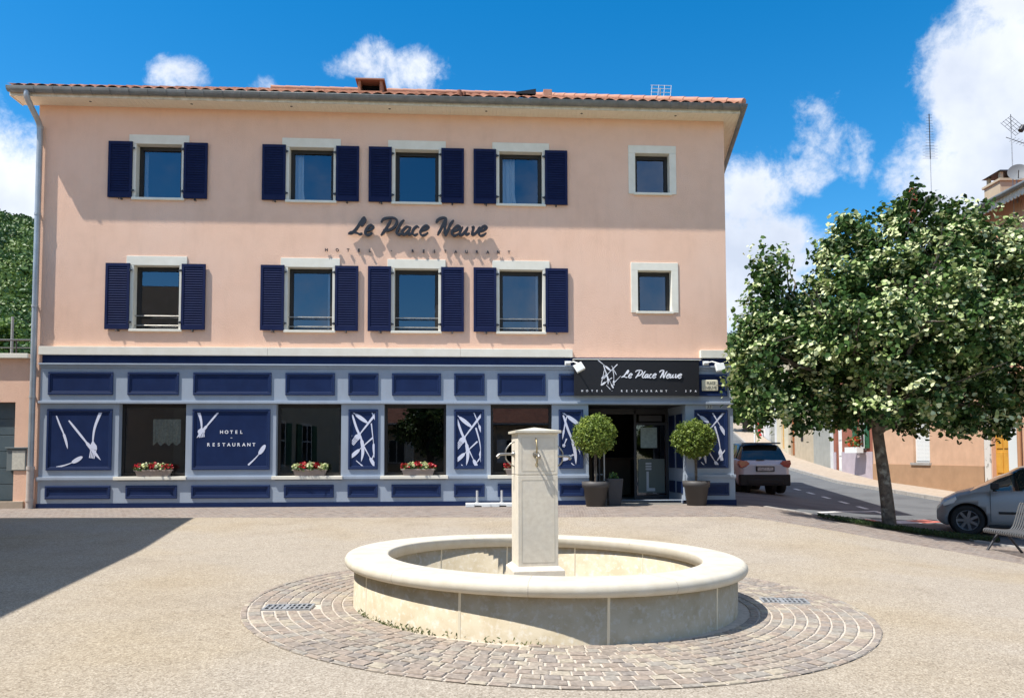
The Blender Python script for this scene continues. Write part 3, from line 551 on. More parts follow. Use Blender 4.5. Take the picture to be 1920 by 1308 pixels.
# --- upper windows
def opening_window(c, z0, z1, rail, curtain, hw=.51, small=False, left=None):
    """stone surround, dark frame, pane, shutters; c centre, z0..z1 opening"""
    mb = MB()
    if small:
        l, r = hw; mb.box(c-l-.165, c-l, -.022, .24, z0-.0, z1); mb.box(c+r, c+r+.165, -.022, .24, z0, z1); mb.box(c-l-.165, c+r+.165, -.022, .24, z1, z1+.19)
        mb.box(c-l-.04, c+r+.04, -.06, .26, z0-.055, z0); o0, o1 = c-l, c+r
        mb.box(c-l-.165, c-l-.04, -.022, .0, z0-.03, z0); mb.box(c+r+.04, c+r+.165, -.022, .0, z0-.03, z0)
    else:
        mb.box(c-.60, c-hw, -.02, .24, z0, z1); mb.box(c+hw, c+.60, -.02, .24, z0, z1); mb.box(c-.677, c+.677, -.022, .24, z1, z1+.215); mb.box(c-.59, c+.59, -.06, .26, z0-.055, z0)
        o0, o1 = c-hw, c+hw
    w = mb.build('window', M_cream, H, bevel=.006)
    mb = MB(); f = .07; v0, v1 = .17, .235
    mb.box(o0, o0+f, v0, v1, z0, z1); mb.box(o1-f, o1, v0, v1, z0, z1); mb.box(o0+f, o1-f, v0, v1, z1-f-.02, z1); mb.box(o0+f, o1-f, v0, v1, z0, z0+.05)
    mb.box(o0+f, o0+f+.018, v0+.012, v1, z0+.05, z1-f-.02); mb.box(o1-f-.018, o1-f, v0+.012, v1, z0+.05, z1-f-.02)
    mb.build('frame', M_frame, w, bevel=.003)
    mb = MB(); mb.add([(o0+f, .212, z0+.05), (o1-f, .212, z0+.05), (o1-f, .214, z1-f-.02), (o0+f, .214, z1-f-.02)], [(0, 1, 2, 3)]); mb.build('pane', M_glass, w, recalc=False)
    if curtain:
        ca, cb = curtain; n = 26; vs = []
        for i in range(n+1):
            t = i/n
            for k, z in enumerate((z0-.1, z0+.35, z1+.05)):
                ff = [1.0, .9, .68][k] if ca > .2 else 1
                u = o0+(o1-o0)*(ca+(cb-ca)*t*1.0) if curtain[0] > .5 else o0+(o1-o0)*(ca+(cb-ca)*t*(1.18 if k == 0 else 1.0))
                vs.append((u, .36+.025*sin(t*n*.9)+.008*sin(7*t), z))
        mb = MB(); mb.add(vs, [(i*3+k, (i+1)*3+k, (i+1)*3+k+1, i*3+k+1) for i in range(n) for k in range(2)], 0, True); mb.build('curtain', M_curt, w, recalc=False)
    if small: return w
    for s in (-1, 1):
        a = c-.585-.535 if s < 0 else c+.572; b = a+.535; zb, zt = (z0-.01, z1+.035); v1, v0 = -.026, -.062; mb = MB()
        st_ = .055; mb.box(a, a+st_, v0, v1, zb, zt); mb.box(b-st_, b, v0, v1, zb, zt); mb.box(a+st_, b-st_, v0, v1, zt-.07, zt); mb.box(a+st_, b-st_, v0, v1, zb, zb+.10)
        n = 20 if rail is None else 24; hz = (zt-.07-zb-.10)/n
        for i in range(n):
            z = zb+.10+hz*i; mb.add([(a+st_, v0+.006, z+.004), (b-st_, v0+.006, z+.004), (b-st_, v1-.004, z+hz*1.0), (a+st_, v1-.004, z+hz*1.0), (a+st_, v0+.006, z+.016), (b-st_, v0+.006, z+.016), (b-st_, v1-.004, z+hz+.012), (a+st_, v1-.004, z+hz+.012)],
                   [(0, 3, 2, 1), (4, 5, 6, 7), (0, 1, 5, 4), (1, 2, 6, 5), (2, 3, 7, 6), (3, 0, 4, 7)])
        mb.box(a+st_, b-st_, v1-.003, v1+.004, zb+.05, zt-.03)
        sh = mb.build('shutter', M_shut, w)
        for z in (zb+.16, zt-.16):
            mb = MB(); e = b if s < 0 else a; mb.box(e-.03*s-.035, e-.03*s+.035, v0-.012, v0-.002, z-.018, z+.018); mb.cyl((e-s*.015, v0-.005, z-.03), (e-s*.015, v0-.005, z+.03), .013, n=8); mb.build('hinge', M_darkm, sh)
        mb = MB(); mb.box((a+b)/2+s*-.02, (a+b)/2+s*-.02+.03, v0-.01, .0, zb-.045, zb-.012); mb.cyl(((a+b)/2, v0-.03, zb-.05), ((a+b)/2, v0-.005, zb-.01), .01, n=8)
        mb.build('shutter_stop', M_darkm, sh)
    if rail:
        mb = MB()
        for z in (z0+.10, z0+.32): mb.cyl((o0-.0, .08, z), (o1+.0, .08, z), .0135, n=10)
        mb.build('railing', M_steel, w)
    return w
opening_window(WINX[0], 7.55, 8.81, None, (.0, .13)); opening_window(WINX[1], 7.55, 8.81, None, (.0, .26)); opening_window(WINX[2], 7.55, 8.81, None, None); opening_window(WINX[3], 7.55, 8.81, None, (.0, .38))
opening_window(WINX[0], 4.51, 5.98, True, None); opening_window(WINX[1], 4.51, 5.98, True, (.84, 1.0)); opening_window(WINX[2], 4.51, 5.98, True, None); opening_window(WINX[3], 4.51, 5.98, True, (.87, 1.0))
opening_window(SX, 7.875, 8.84, None, None, hw=(.415, .415), small=True); opening_window(SX+.02, 5.02, 6.0, None, None, hw=(.40, .41), small=True)
# net blinds that give the two middle upper and small windows their flat grey look
# --- eaves, fascia, gutter, roof
ZS = 9.667; SK = .213; SKL = .35
mb = MB(); mb.box(UL-.36, UR+.21, -.47, .02, ZS, ZS+.02); e_ = VB+.4; mb.add([(UR-.02, .02, ZS), (UR+.21+SK*.49, .02, ZS), (UR+.21+SK*(e_+.47), e_, ZS), (UR-.02+SK*e_, e_, ZS)], [(0, 1, 2, 3)]); mb.add([(UR+.21, -.47, ZS), (UR+.21+SK*.49, .02, ZS), (UR+.21, .02, ZS)], [(0, 1, 2)])
M_soffg = mat('soffit_boards', (.84, .78, .64), .8, col2=(.80, .74, .60), nscale=6)
nt = M_soffg.node_tree; wv = nt.nodes.new('ShaderNodeTexWave'); wv.inputs['Scale'].default_value = 3.2; wv.inputs['Distortion'].default_value = 0; tc = nt.nodes.new('ShaderNodeTexCoord'); nt.links.new(tc.outputs['Object'], wv.inputs['Vector']); bp = nt.nodes.new('ShaderNodeBump'); bp.inputs['Strength'].default_value = .5; bp.inputs['Distance'].default_value = .012
pw = nt.nodes.new('ShaderNodeMath'); pw.operation = 'POWER'; pw.inputs[1].default_value = 9; nt.links.new(wv.outputs['Fac'], pw.inputs[0]); nt.links.new(pw.outputs[0], bp.inputs['Height']); nt.links.new(bp.outputs[0], nt.nodes['Principled BSDF'].inputs['Normal'])
so = mb.build('soffit', M_soffg, H)
mb = MB()
for k in range(7): u = -9.6+k*2.25; mb.cyl((u, -.25, ZS-.004), (u, -.25, ZS+.01), .028, n=12)
mb.build('soffit_vent', M_darkm, so)
mb = MB(); mb.box(UL-.385, UR+.235, -.495, -.468, ZS-.02, ZS+.145); mb.box(UL-.385, UL-.36, -.468, .02, ZS-.02, ZS+.145); e_ = VB+.4
mb.add([(UR+.21+SK*(v+.47)+d, v, z) for z in (ZS-.02, ZS+.145) for v, d in ((-.468, 0), (e_, 0), (e_, .025), (-.468, .025))], [(0, 3, 2, 1), (4, 5, 6, 7), (0, 1, 5, 4), (1, 2, 6, 5), (2, 3, 7, 6), (3, 0, 4, 7)])
mb.build('fascia', M_soff, H, bevel=.004)
def gutter(pts, name):
    mb = MB(); pts = [Vector(p) for p in pts]; prof = [(.085*cos(t), .095*sin(t)) for t in [pi+pi*i/10 for i in range(11)]]+[(.093, .014)]; vs = []
    for i, p in enumerate(pts):
        d0 = (pts[i]-pts[i-1]).normalized() if i else (pts[1]-pts[0]).normalized(); d1 = (pts[i+1]-pts[i]).normalized() if i < len(pts)-1 else d0
        n0 = Vector((d0.y, -d0.x, 0)); n1 = Vector((d1.y, -d1.x, 0)); n = (n0+n1).normalized(); n /= max(.3, n.dot(n0))
        for a, z in prof: vs.append(p+n*a+Vector((0, 0, z)))
    m_ = len(prof); mb.add(vs, [(i*m_+k, (i+1)*m_+k, (i+1)*m_+k+1, i*m_+k+1) for i in range(len(pts)-1) for k in range(m_-1)], 0, True)
    mb.add(vs[:m_], [tuple(range(m_))]); mb.add(vs[-m_:], [tuple(range(m_))[::-1]])
    o = mb.build(name, M_zn, H, recalc=False); md = o.modifiers.new('s', 'SOLIDIFY'); md.thickness = .004; return o
GZ = ZS+.130; gu = gutter([(UL-.385, -.565, GZ), (UR+.29, -.565, GZ), (UR+.29+SK*(VB+1), VB+.4, GZ)], 'gutter')
for k in range(40): mb = MB(); u = UL+.2+k*.41; mb.box(u-.008, u+.008, -.65, -.49, GZ+.010, GZ+.017); mb.tube([(u, -.565+.089*cos(t), GZ+.099*sin(t)) for t in [pi+pi*i/8 for i in range(9)]], .006, 5); mb.build('gutter_bracket', M_zn, gu)
ZE, TAN, EU0, EU1, EV = ZS+.140, .490, UL-.40, UR+.28, -.60
EVB = VB+.5; RUN = (EVB-EV)/2; ZRIDGE = ZE+TAN*RUN
def tiles(name, L_, run, place, clip0, clip1, parent, P=.255, wave=.055, m=None):
    """one slope of barrel tiles: along 0..L_, up-slope 0..run; place(a,s,h) -> point"""
    nu = int(L_/P*8); nr = int(run/.36); vs = []; sv = []
    for r in range(nr):
        s0, s1 = run*r/nr, run*(r+1)/nr; sv += [(s0, .022), (s1-.001, .004)]
    for s_, hh in sv:
        lo, hi = clip0(s_), clip1(s_)
        for i in range(nu+1):
            a = L_*i/nu; jit = .004*sin(i//8*7.3+s_*3.1); h_ = hh+wave*(abs(cos(pi*a/P))**.8)*1.0+jit; a = min(max(a, lo), hi); vs.append(place(a, s_+(.012*sin(i//8*3.7) if hh > .01 and s_ > 0 else .0), h_))
    n = nu+1; mb = MB(); mb.add(vs, [(j*n+i, j*n+i+1, (j+1)*n+i+1, (j+1)*n+i) for j in range(len(sv)-1) for i in range(nu)], 0, True); return mb.build(name, m or M_tile, parent, recalc=False)
LU = EU1-EU0
roof = tiles('roof', LU, RUN, lambda a, s_, h_: (EU0+a, EV+s_, ZE+TAN*s_+h_), lambda s_: .70*s_, lambda s_: LU-.81*s_, H)
tiles('roof_slope', EVB-EV, RUN, lambda a, s_, h_: (EU1+.208*a-.978*s_, EV+.978*a+.208*s_, ZE+TAN*s_+h_), lambda s_: s_, lambda s_: (EVB-EV)-s_, roof, P=.41)
mb = MB(); b0, b1, b2, b3 = (EU0, EV, ZE), (EU0+.42*(EVB-EV), EVB, ZE), (EU1+SK*(EVB-EV), EVB, ZE), (EU1, EV, ZE); r0, r1 = (EU0+.70*RUN, EV+RUN, ZRIDGE), (EU1-.81*RUN, EV+RUN, ZRIDGE)
mb.add([b0, b1, b2, b3, r0, r1], [(0, 4, 1), (1, 4, 5, 2)]); mb.build('roof_slope', M_tile, roof, recalc=False)
def ridge(a, b, name='ridge_tile', par=None, r=.085, m=None):
    a, b = Vector(a), Vector(b); n = max(1, int((b-a).length/.42)); mb = MB(); d = (b-a)/n
    for i in range(n): p = a+d*i; mb.cyl(p, p+d*1.03, r*1.1, r*.93, 12, cap=True)
    return mb.build(name, m or M_tiler, par or roof)
for a, b in ((b3, r1), (r0, r1)): ridge(Vector(a)+Vector((0, 0, .06)), Vector(b)+Vector((0, 0, .06)))
def roofpt(px, py, vv):                                             # front-frame point at depth vv seen in that direction
    d = ray(px, py); # solve for v=vv
    t = (DIST*cos(YAW)+vv)/(-d[0]*sin(YAW)+d[1]*cos(YAW)); X, Y = t*d[0], t*d[1]; return (X*cos(YAW)+(Y-DIST)*sin(YAW), EYE+t*d[2])
# brick chimney, hollow under a slab
vv = 1.6; (ua, za), (ub, zb) = roofpt(671, 171, vv), roofpt(717, 149, vv); zr = ZE+TAN*(vv-EV)
mb = MB(); mb.box(ua, ub, vv, vv+.6, zr-.3, za+.02); w_ = .07
for x0 in (ua, ub-w_): mb.box(x0, x0+w_, vv, vv+.6, za+.02, zb-.04)
ch = mb.build('chimney', mat('chimney_brick', (.46, .22, .13), .9, col2=(.36, .16, .1), nscale=12), roof, bevel=.004)
mb = MB(); mb.box(ua-.06, ub+.06, vv-.06, vv+.66, zb-.04, zb); mb.build('chimney_slab', mat('chimney_slab', (.36, .17, .11), .9), ch, bevel=.005)
mb = MB(); mb.box(ua+w_, ub-w_, vv+.27, vv+.3, za+.03, zb-.05); mb.build('flue_back', M_hollow, ch)  # black plate that paints the shade inside the hollow chimney
u_, z_ = roofpt(865, 178, .3); mb = MB(); mb.cyl((u_-.05, .3, z_-.1), (u_-.05, .3, z_+.1), .055, .06, 12); mb.cyl((u_+.06, .34, z_-.1), (u_+.06, .34, z_+.08), .05, .055, 12); mb.build('roof_vent', M_tile, roof)
u_, z_ = roofpt(968, 172, 2.2); u2, z2 = roofpt(1005, 168, 2.2); mb = MB(); mb.add([(u_, 2.2, z_-.05), (u2, 2.2, z_-.05), (u2, 2.9, z_+.2), (u_, 2.9, z_+.2), (u_, 2.2, z_), (u2, 2.2, z2+.02), (u2, 2.9, z2+.3), (u_, 2.9, z_+.22)], [(0, 3, 2, 1), (4, 5, 6, 7), (0, 1, 5, 4), (1, 2, 6, 5), (2, 3, 7, 6), (3, 0, 4, 7)]); mb.build('skylight', M_black, roof)
u_, z_ = roofpt(1027, 170, 3.0); mb = MB(); mb.box(u_-.12, u_+.12, 3, 3.3, z_-.35, z_+.04); mb.build('roof_vent', M_tiler, roof, bevel=.01)
# --- cornice and shopfront
for x0, x1 in ((UL+.19, -5.604), (-5.6, -1.2), (-1.196, 1.42), (4.47, UR+.02)): mb = MB(); mb.box(x0, x1, -.12, .0, 3.905, 4.09); mb.build('cornice', M_cream, H, bevel=.006)
SW = [(-8.89, -7.414), (-5.40, -3.932), (-2.955, -1.53), (-.50, .93)]; DOOR = (1.788, 4.10)
sops = [(a, b, 1.155, 2.805) for a, b in SW]
SL, SR = -10.62, 5.24
mb = grid_wall(SL, SR, .56, 2.805, sops+[(DOOR[0], DOOR[1], .56, 2.805)], -.06, .24)
mb.add([(SR, -.06, .56), (SR, .3, .56), (SR, .3, 2.805), (SR, -.06, 2.805)], [(0, 1, 2, 3)]); mb.add([(SL, -.06, .56), (SL, -.06, 2.805), (SL, .0, 2.805), (SL, .0, .56)], [(0, 1, 2, 3)])
front = mb.build('shopfront', M_blue, H, recalc=False)
mb = MB()
mb.box(SL, SR, -.08, .16, 2.86, 3.61); mb.box(SL-.02, SR+.04, -.125, .18, 2.806, 2.86); mb.box(SL, SR+.02, -.105, .18, 3.61, 3.65); mb.box(SL-.01, SR+.03, -.13, .18, 3.65, 3.675); mb.box(SL-.02, SR+.04, -.15, .18, 3.675, 3.71)
fr = mb.build('frieze', M_blue, H, bevel=.005)
mb = MB(); mb.box(SL, SR, -.03, .16, 3.71, 3.904); mb.build('frieze_band', M_navy, H)
mb = MB(); segs = []
pu = SL-.02
for a, b in SW+[DOOR]: segs.append((pu, a)); pu = b
segs.append((pu, SR+.03)); d0 = SL
for (a, b) in segs: mb.box(a, b, -.125, .1, 1.09, 1.155); mb.box(a, b, -.105, .1, 1.06, 1.09)
for (a, b) in ((SL, DOOR[0]-.0), (DOOR[1], SR+.02)):
    mb.box(a, b, -.082, .1, .565, 1.06)
mb.build('dado', M_blue, H, bevel=.004)
mb = MB(); mb.box(SL-.02, DOOR[0], -.095, .1, -.2, .565); mb.box(DOOR[1], SR+.04, -.095, .3, -.2, .565); mb.build('plinth', M_navy, H)
for a, b in SW:
    mb = MB(); mb.box(a-.07, b+.05, -.15, .18, 1.085, 1.16); mb.build('window_sill', M_cream, H, bevel=.006)
def panel(u0, u1, z0, z1, v, par):
    mb = MB(); m = .05
    for a, b, c, d in ((u0, u1, z1-m, z1), (u0, u1, z0, z0+m), (u0, u0+m, z0+m, z1-m), (u1-m, u1, z0+m, z1-m)): mb.box(a, b, v-.03, v+.002, c, d)
    m2 = m+.03
    for a, b, c, d in ((u0+m, u1-m, z1-m2, z1-m), (u0+m, u1-m, z0+m, z0+m2), (u0+m, u0+m2, z0+m2, z1-m2), (u1-m2, u1-m, z0+m2, z1-m2)): mb.box(a, b, v-.016, v+.002, c, d)
    o = mb.build('raised_panel', M_navym, par, bevel=.009); mb = MB(); mb.box(u0+m, u1-m, v-.005, v+.0025, z0+m, z1-m); mb.build('panel_field', M_navy, o); return o
TOPP = [(-10.442, -9.022), (-8.706, -7.571), (-7.258, -5.508), (-5.196, -4.076), (-3.773, -3.085), (-2.776, -1.649), (-1.347, -.641), (-.339, .781), (1.094, 1.668), (4.323, 5.099)]
for a, b in TOPP: panel(a, b, 3.0, 3.515, -.08, H)
MIDP = [(-10.456, -9.03), (-7.266, -5.528), (-3.767, -3.09), (-1.346, -.65), (1.087, 1.663), (4.305, 5.11)]
mids = [panel(a, b, 1.305, 2.68, -.06, H) for a, b in MIDP]
LOWP = [(-10.45, -9.03), (-8.70, -7.57), (-7.26, -5.51), (-5.20, -4.08), (-3.77, -3.085), (-2.776, -1.649), (-1.347, -.641), (-.339, .781), (1.094, 1.668), (4.323, 5.11)]
for a, b in LOWP: panel(a, b, .665, .96, -.082, H)
# shop windows
for k, (a, b) in enumerate(SW):
    mb = MB(); f = .06; mb.box(a, a+f, .1, .17, 1.16, 2.8); mb.box(b-f, b, .1, .17, 1.16, 2.8); mb.box(a+f, b-f, .1, .17, 2.72, 2.8); mb.box(a+f, b-f, .1, .17, 1.16, 1.23)
    w = mb.build('shop_window', M_frame, H, bevel=.003)
    mb = MB(); mb.add([(a+f, .14, 1.23), (b-f, .14, 1.23), (b-f, .14, 2.72), (a+f, .14, 2.72)], [(0, 1, 2, 3)]); mb.build('pane', M_glassg, w, recalc=False)
# lace blind hanging behind the first window
mb = MB(); u0, u1, zt = -8.28, -7.66, 2.47; n = 44; vs = []
for i in range(n+1):
    t = i/n; zz = 1.95-.09*abs((t*7) % 2-1)-.02*random.random()
    for z in (zt, (zt+zz)/2, zz): vs.append((u0+(u1-u0)*t, .30+.012*sin(t*40), z))
mb.add(vs, [(i*3+k, (i+1)*3+k, (i+1)*3+k+1, i*3+k+1) for i in range(n) for k in range(2)], 0, True); mb.build('lace_blind', M_lace, H, recalc=False)
# --- entrance porch
DV = 1.55; a, b = DOOR
for x_ in (a-.12, b): mb = MB(); mb.box(x_, x_+.12, .185, DV, .3, 2.9); mb.build('porch_wall', M_blue, H)
for v0, v1 in ((.22, .72), (.9, 1.4)):
    for z0, z1 in ((.7, .98), (1.3, 2.6)):
        mb = MB(); mb.box(b-.022, b-.001, v0, v1, z0, z1); mb.build('raised_panel', M_navy, H, bevel=.004)
mb = MB(); mb.box(a-.12, b+.12, .185, DV+.1, 2.80, 2.9); mb.build('porch_ceiling', M_darkm, H)
mb = MB(); mb.box(a-.0, b+.0, -.12, DV+1.5, .3, .47); mb.build('threshold', mat('threshold_stone', (.36, .34, .31), .8, col2=(.3, .28, .25), nscale=6), H, bevel=.01)
mb = MB(); f = .07
for u in (a, a+1.42, b-f): mb.box(u, u+f, DV-.04, DV+.04, .47, 2.8)
mb.box(a+f, b-f, DV-.04, DV+.04, 2.66, 2.8); mb.box(a+1.42+f, b-f, DV-.04, DV+.04, 2.38, 2.45); mb.box(a+1.42+f, b-f, DV-.04, DV+.04, .47, .6)
dr = mb.build('door', M_darkm, H, bevel=.004)
mb = MB(); mb.add([(a+1.49, DV, .6), (b-f, DV, .6), (b-f, DV, 2.38), (a+1.49, DV, 2.38)], [(0, 1, 2, 3)]); mb.build('pane', M_glassg, dr, recalc=False)
mb = MB(); mb.box(a+1.53, b-f-.03, DV-.012, DV-.006, .66, 1.52); mb.build('frosted_film', mat('frosted_film', (.16, .18, .155), .6), dr)
mb = MB(); mb.box(a+1.60, b-f-.22, DV-.02, DV-.012, 1.80, 2.32); mb.build('menu_sheet', mat('menu_paper', (.42, .5, .44), .7, col2=(.3, .36, .32), nscale=18), dr)
mb = MB(); mb.box(a+1.55, b-f-.1, DV-.06, DV-.02, 2.48, 2.63); mb.build('door_closer', mat('closer_grey', (.07, .07, .075), .5), dr)
mb = MB(); mb.box(a+1.74, a+1.80, DV-.018, DV-.013, .70, 1.2); mb.box(a+1.80, a+1.96, DV-.018, DV-.013, .70, .78)
for z in (1.24, 1.31, 1.38): mb.box(a+1.72, a+1.87, DV-.018, DV-.013, z, z+.045)
mb.build('door_lettering', mat('door_letter_white', (.6, .6, .6), .7), dr)
# left leaf, standing open inwards, with long bar handles
mb = MB(); ox = a+.34; mb.box(ox, ox+.04, .55, .62, .47, 2.66); mb.box(ox, ox+.04, 1.42, 1.49, .47, 2.66); mb.box(ox, ox+.04, .62, 1.42, .47, .6); mb.box(ox, ox+.04, .62, 1.42, 2.55, 2.66); ol = mb.build('door', M_darkm, H, bevel=.004)
mb = MB(); mb.add([(ox+.02, .62, .6), (ox+.02, 1.42, .6), (ox+.02, 1.42, 2.55), (ox+.02, .62, 2.55)], [(0, 1, 2, 3)]); mb.build('pane', M_glassg, ol, recalc=False)
mb = MB(); mb.cyl((ox-.05, .58, 1.0), (ox-.05, .58, 2.6), .016, n=10); mb.cyl((ox+.14, .6, 1.0), (ox+.14, .6, 2.6), .024, n=10)
for z in (1.15, 2.45): mb.cyl((ox-.05, .6, z), (ox+.14, .6, z), .01, n=8)
mb.build('handle', mat('brushed_handle', (.5, .5, .5), .4, metal=.6), ol)
# reception desk and pictures dimly seen inside
mb = MB(); mb.box(a+.6, a+1.9, DV+2.6, DV+3.0, .47, 1.5); mb.box(a+.5, a+2.0, DV+2.5, DV+3.05, 1.5, 1.55); mb.box(a+.5, a+1.0, 5.42, 5.48, 1.7, 2.3); mb.build('reception_desk', mat('desk_wood', (.2, .13, .08), .6), H, bevel=.01)
# --- downpipe
mb = MB(); dp = catmull([(UL+.03, -.565, GZ-.05), (UL+.03, -.56, ZS-.07), (UL+.06, -.40, ZS-.27), (UL+.08, -.14, ZS-.5), (UL+.08, -.10, ZS-.75)], 6)+[Vector((UL+.08, -.10, z)) for z in (8, 6, 4, 2, 1.32)]
mb.tube(dp, .062, 16); dpo = mb.build('downpipe', M_pipe, H)
mb = MB()
for z in (9.1, 7.1, 5.0, 2.95): mb.cyl((UL+.08, -.10, z-.025), (UL+.08, -.10, z+.025), .071, n=16); mb.box(UL+.06, UL+.10, -.1, .01, z-.015, z+.015)
mb.build('pipe_clamp', M_zinc, dpo)
mb = MB(); mb.cyl((UL+.08, -.10, .3), (UL+.08, -.10, 1.36), .075, n=16); mb.cyl((UL+.08, -.10, 1.32), (UL+.08, -.10, 1.40), .086, n=16); mb.cyl((UL+.08, -.10, .62), (UL+.08, -.10, .67), .084, n=16); mb.build('pipe_foot', M_pipew, dpo)

# --- cutlery decals and lettering (flat vinyl on the panels)
def knife(mb, A, B, v, d, w=.05, bend=.0):
    A, B = Vector(A), Vector(B); dd = B-A; n = Vector((-dd.y, dd.x)); P = catmull([A, A+dd*.3+n*bend*.4, A+dd*.55+n*bend, A+dd*.8+n*bend*.8, B], 6)
    N_ = len(P)-1; ww = [w*(.42+.5*sin(pi*min(1, t/.52))**.6*.55) if t < .5 else w*(.55 if t < .54 else 1.0)*(1-((t-.54)/.46)**3*.97 if t > .54 else 1) for t in [i/N_ for i in range(N_+1)]]
    ribbon(mb, P, ww, v, d)
def spoon(mb, A, B, v, d, w=.05, bend=0, frac=.42, head=1.75):
    A, B = Vector(A), Vector(B); dd = B-A; n = Vector((-dd.y, dd.x)); P = catmull([A, A+dd*.35+n*bend, A+dd*.65+n*bend, B], 12); N_ = len(P)-1; ww = []
    for i in range(N_+1):
        t = i/N_
        if t < 1-frac: ww.append(w*(.75-.45*t/(1-frac)))
        else: q = (t-1+frac)/frac; ww.append(max(w*.3, w*head*sqrt(max(0.0, 1-(2*q-1)**2))**.9) if q < .97 else w*.5)
    ribbon(mb, P, ww, v, d)
def fork(mb, A, B, v, d, w=.05, bend=0):
    A, B = Vector(A), Vector(B); dd = B-A; n = Vector((-dd.y, dd.x)); P = catmull([A, A+dd*.35+n*bend, A+dd*.62+n*bend*.8, A+dd*.82], 9); N_ = len(P)-1
    ww = [w*(.85-.5*t/.72) if t < .72 else w*(.4+1.45*min(1, (t-.72)/.16)) for t in [i/N_ for i in range(N_+1)]]
    ribbon(mb, P, ww, v, d); nn = n.normalized(); e = A+dd*.82
    for k in range(4): q = e+nn*w*1.75*((k+.5)/4-.5); ribbon(mb, [q-dd*.02, q+dd*.18-nn*w*.2*((k-1.5)/4)], w*.27, v, d, ends=1)
def decal(items, conv, v, name, m, par):
    mb = MB()
    for i, it in enumerate(items):
        k, x0, y0, x1, y1 = it[:5]; kw = dict(zip(('w', 'bend', 'frac'), it[5:])); A, B = conv(x0, y0), conv(x1, y1); {'k': knife, 's': spoon, 'f': fork}[k](mb, A, B, v-.0004*i, .002, **kw)
    return mb.build(name, m, par)
def cv(ox_, oy, s_, o_=.07): return lambda x, y: wp(ox_+x/s_, oy+y/s_, o_)
VP = -.066
c6 = cv(80, 750, 6.857); decal([('k', 175, 200, 320, 625, .055, .03), ('k', 335, 260, 745, 770, .07), ('f', 752, 135, 630, 745, .085, -.06), ('s', 175, 862, 510, 725, .055, -.05)], c6, VP, 'cutlery_decal', M_dec, mids[0])
c3 = cv(340, 640, 3.847); decal([('f', 122, 500, 148, 690, .085, .05), ('k', 275, 500, 110, 695, .06), ('s', 482, 890, 605, 745, .055, -.04)], c3, VP, 'cutlery_decal', M_dec, mids[1])
mb = MB()
for txt, x0, x1, y in (('HOTEL', 290, 433, 652), ('RESTAURANT', 197, 523, 743)):
    (ua, z), (ub, _) = c3(x0, y), c3(x1, y); spaced(mb, txt, ua, ub, z, .075, .003, VP)
(ua, z) = c3(361, 694); mb.box(ua-.02, ua+.02, VP-.003, VP, z-.005, z+.005)
mb.build('lettering', M_white, mids[1])
c5 = cv(640, 755, 6.857)
decal([('s', 130, 108, 335, 255, .05, 0, .78), ('k', 140, 150, 255, 755, .075, .09), ('f', 450, 130, 135, 530, .07), ('k', 385, 105, 450, 240, .04), ('s', 385, 262, 435, 712, .04, .0), ('s', 405, 445, 107, 710, .05), ('s', 285, 550, 430, 815, .045), ('k', 190, 740, 295, 830, .03), ('k', 135, 415, 107, 520, .03), ('k', 112, 150, 118, 300, .03), ('k', 445, 600, 395, 722, .03)], c5, VP, 'cutlery_decal', M_dec, mids[2])
decal([('s', 1465, 140, 1675, 310, .05, 0, .78), ('k', 1485, 200, 1607, 805, .075, .09), ('f', 1810, 140, 1480, 580, .07), ('s', 1705, 125, 1815, 400, .035), ('f', 1730, 320, 1810, 760, .045, .03), ('s', 1750, 495, 1465, 760, .05), ('s', 1635, 595, 1745, 825, .045), ('k', 1540, 790, 1585, 828, .03), ('k', 1478, 470, 1468, 510, .02), ('k', 1818, 655, 1740, 768, .03)], c5, VP, 'cutlery_decal', M_dec, mids[3])
c9 = cv(1030, 640, 3.847)
decal([('s', 88, 505, 222, 605, .055, 0, .72), ('k', 100, 530, 192, 885, .075, .05), ('k', 125, 540, 90, 715, .045), ('s', 175, 815, 88, 855, .06, 0, .8), ('k', 205, 760, 237, 838, .035), ('k', 158, 875, 192, 905, .03), ('f', 125, 700, 100, 760, .04)], c9, VP, 'cutlery_decal', M_dec, mids[4])
decal([('s', 1058, 515, 1150, 585, .05, 0, .7), ('f', 1262, 508, 1110, 690, .06), ('s', 1175, 510, 1275, 680, .045), ('f', 1193, 610, 1245, 858, .05, .03), ('k', 1277, 770, 1207, 862, .035), ('s', 1155, 800, 1222, 908, .045), ('k', 1095, 868, 1130, 905, .03), ('k', 1100, 690, 1130, 880, .06), ('s', 1130, 790, 1065, 850, .05)], c9, VP, 'cutlery_decal', M_dec, mids[5])

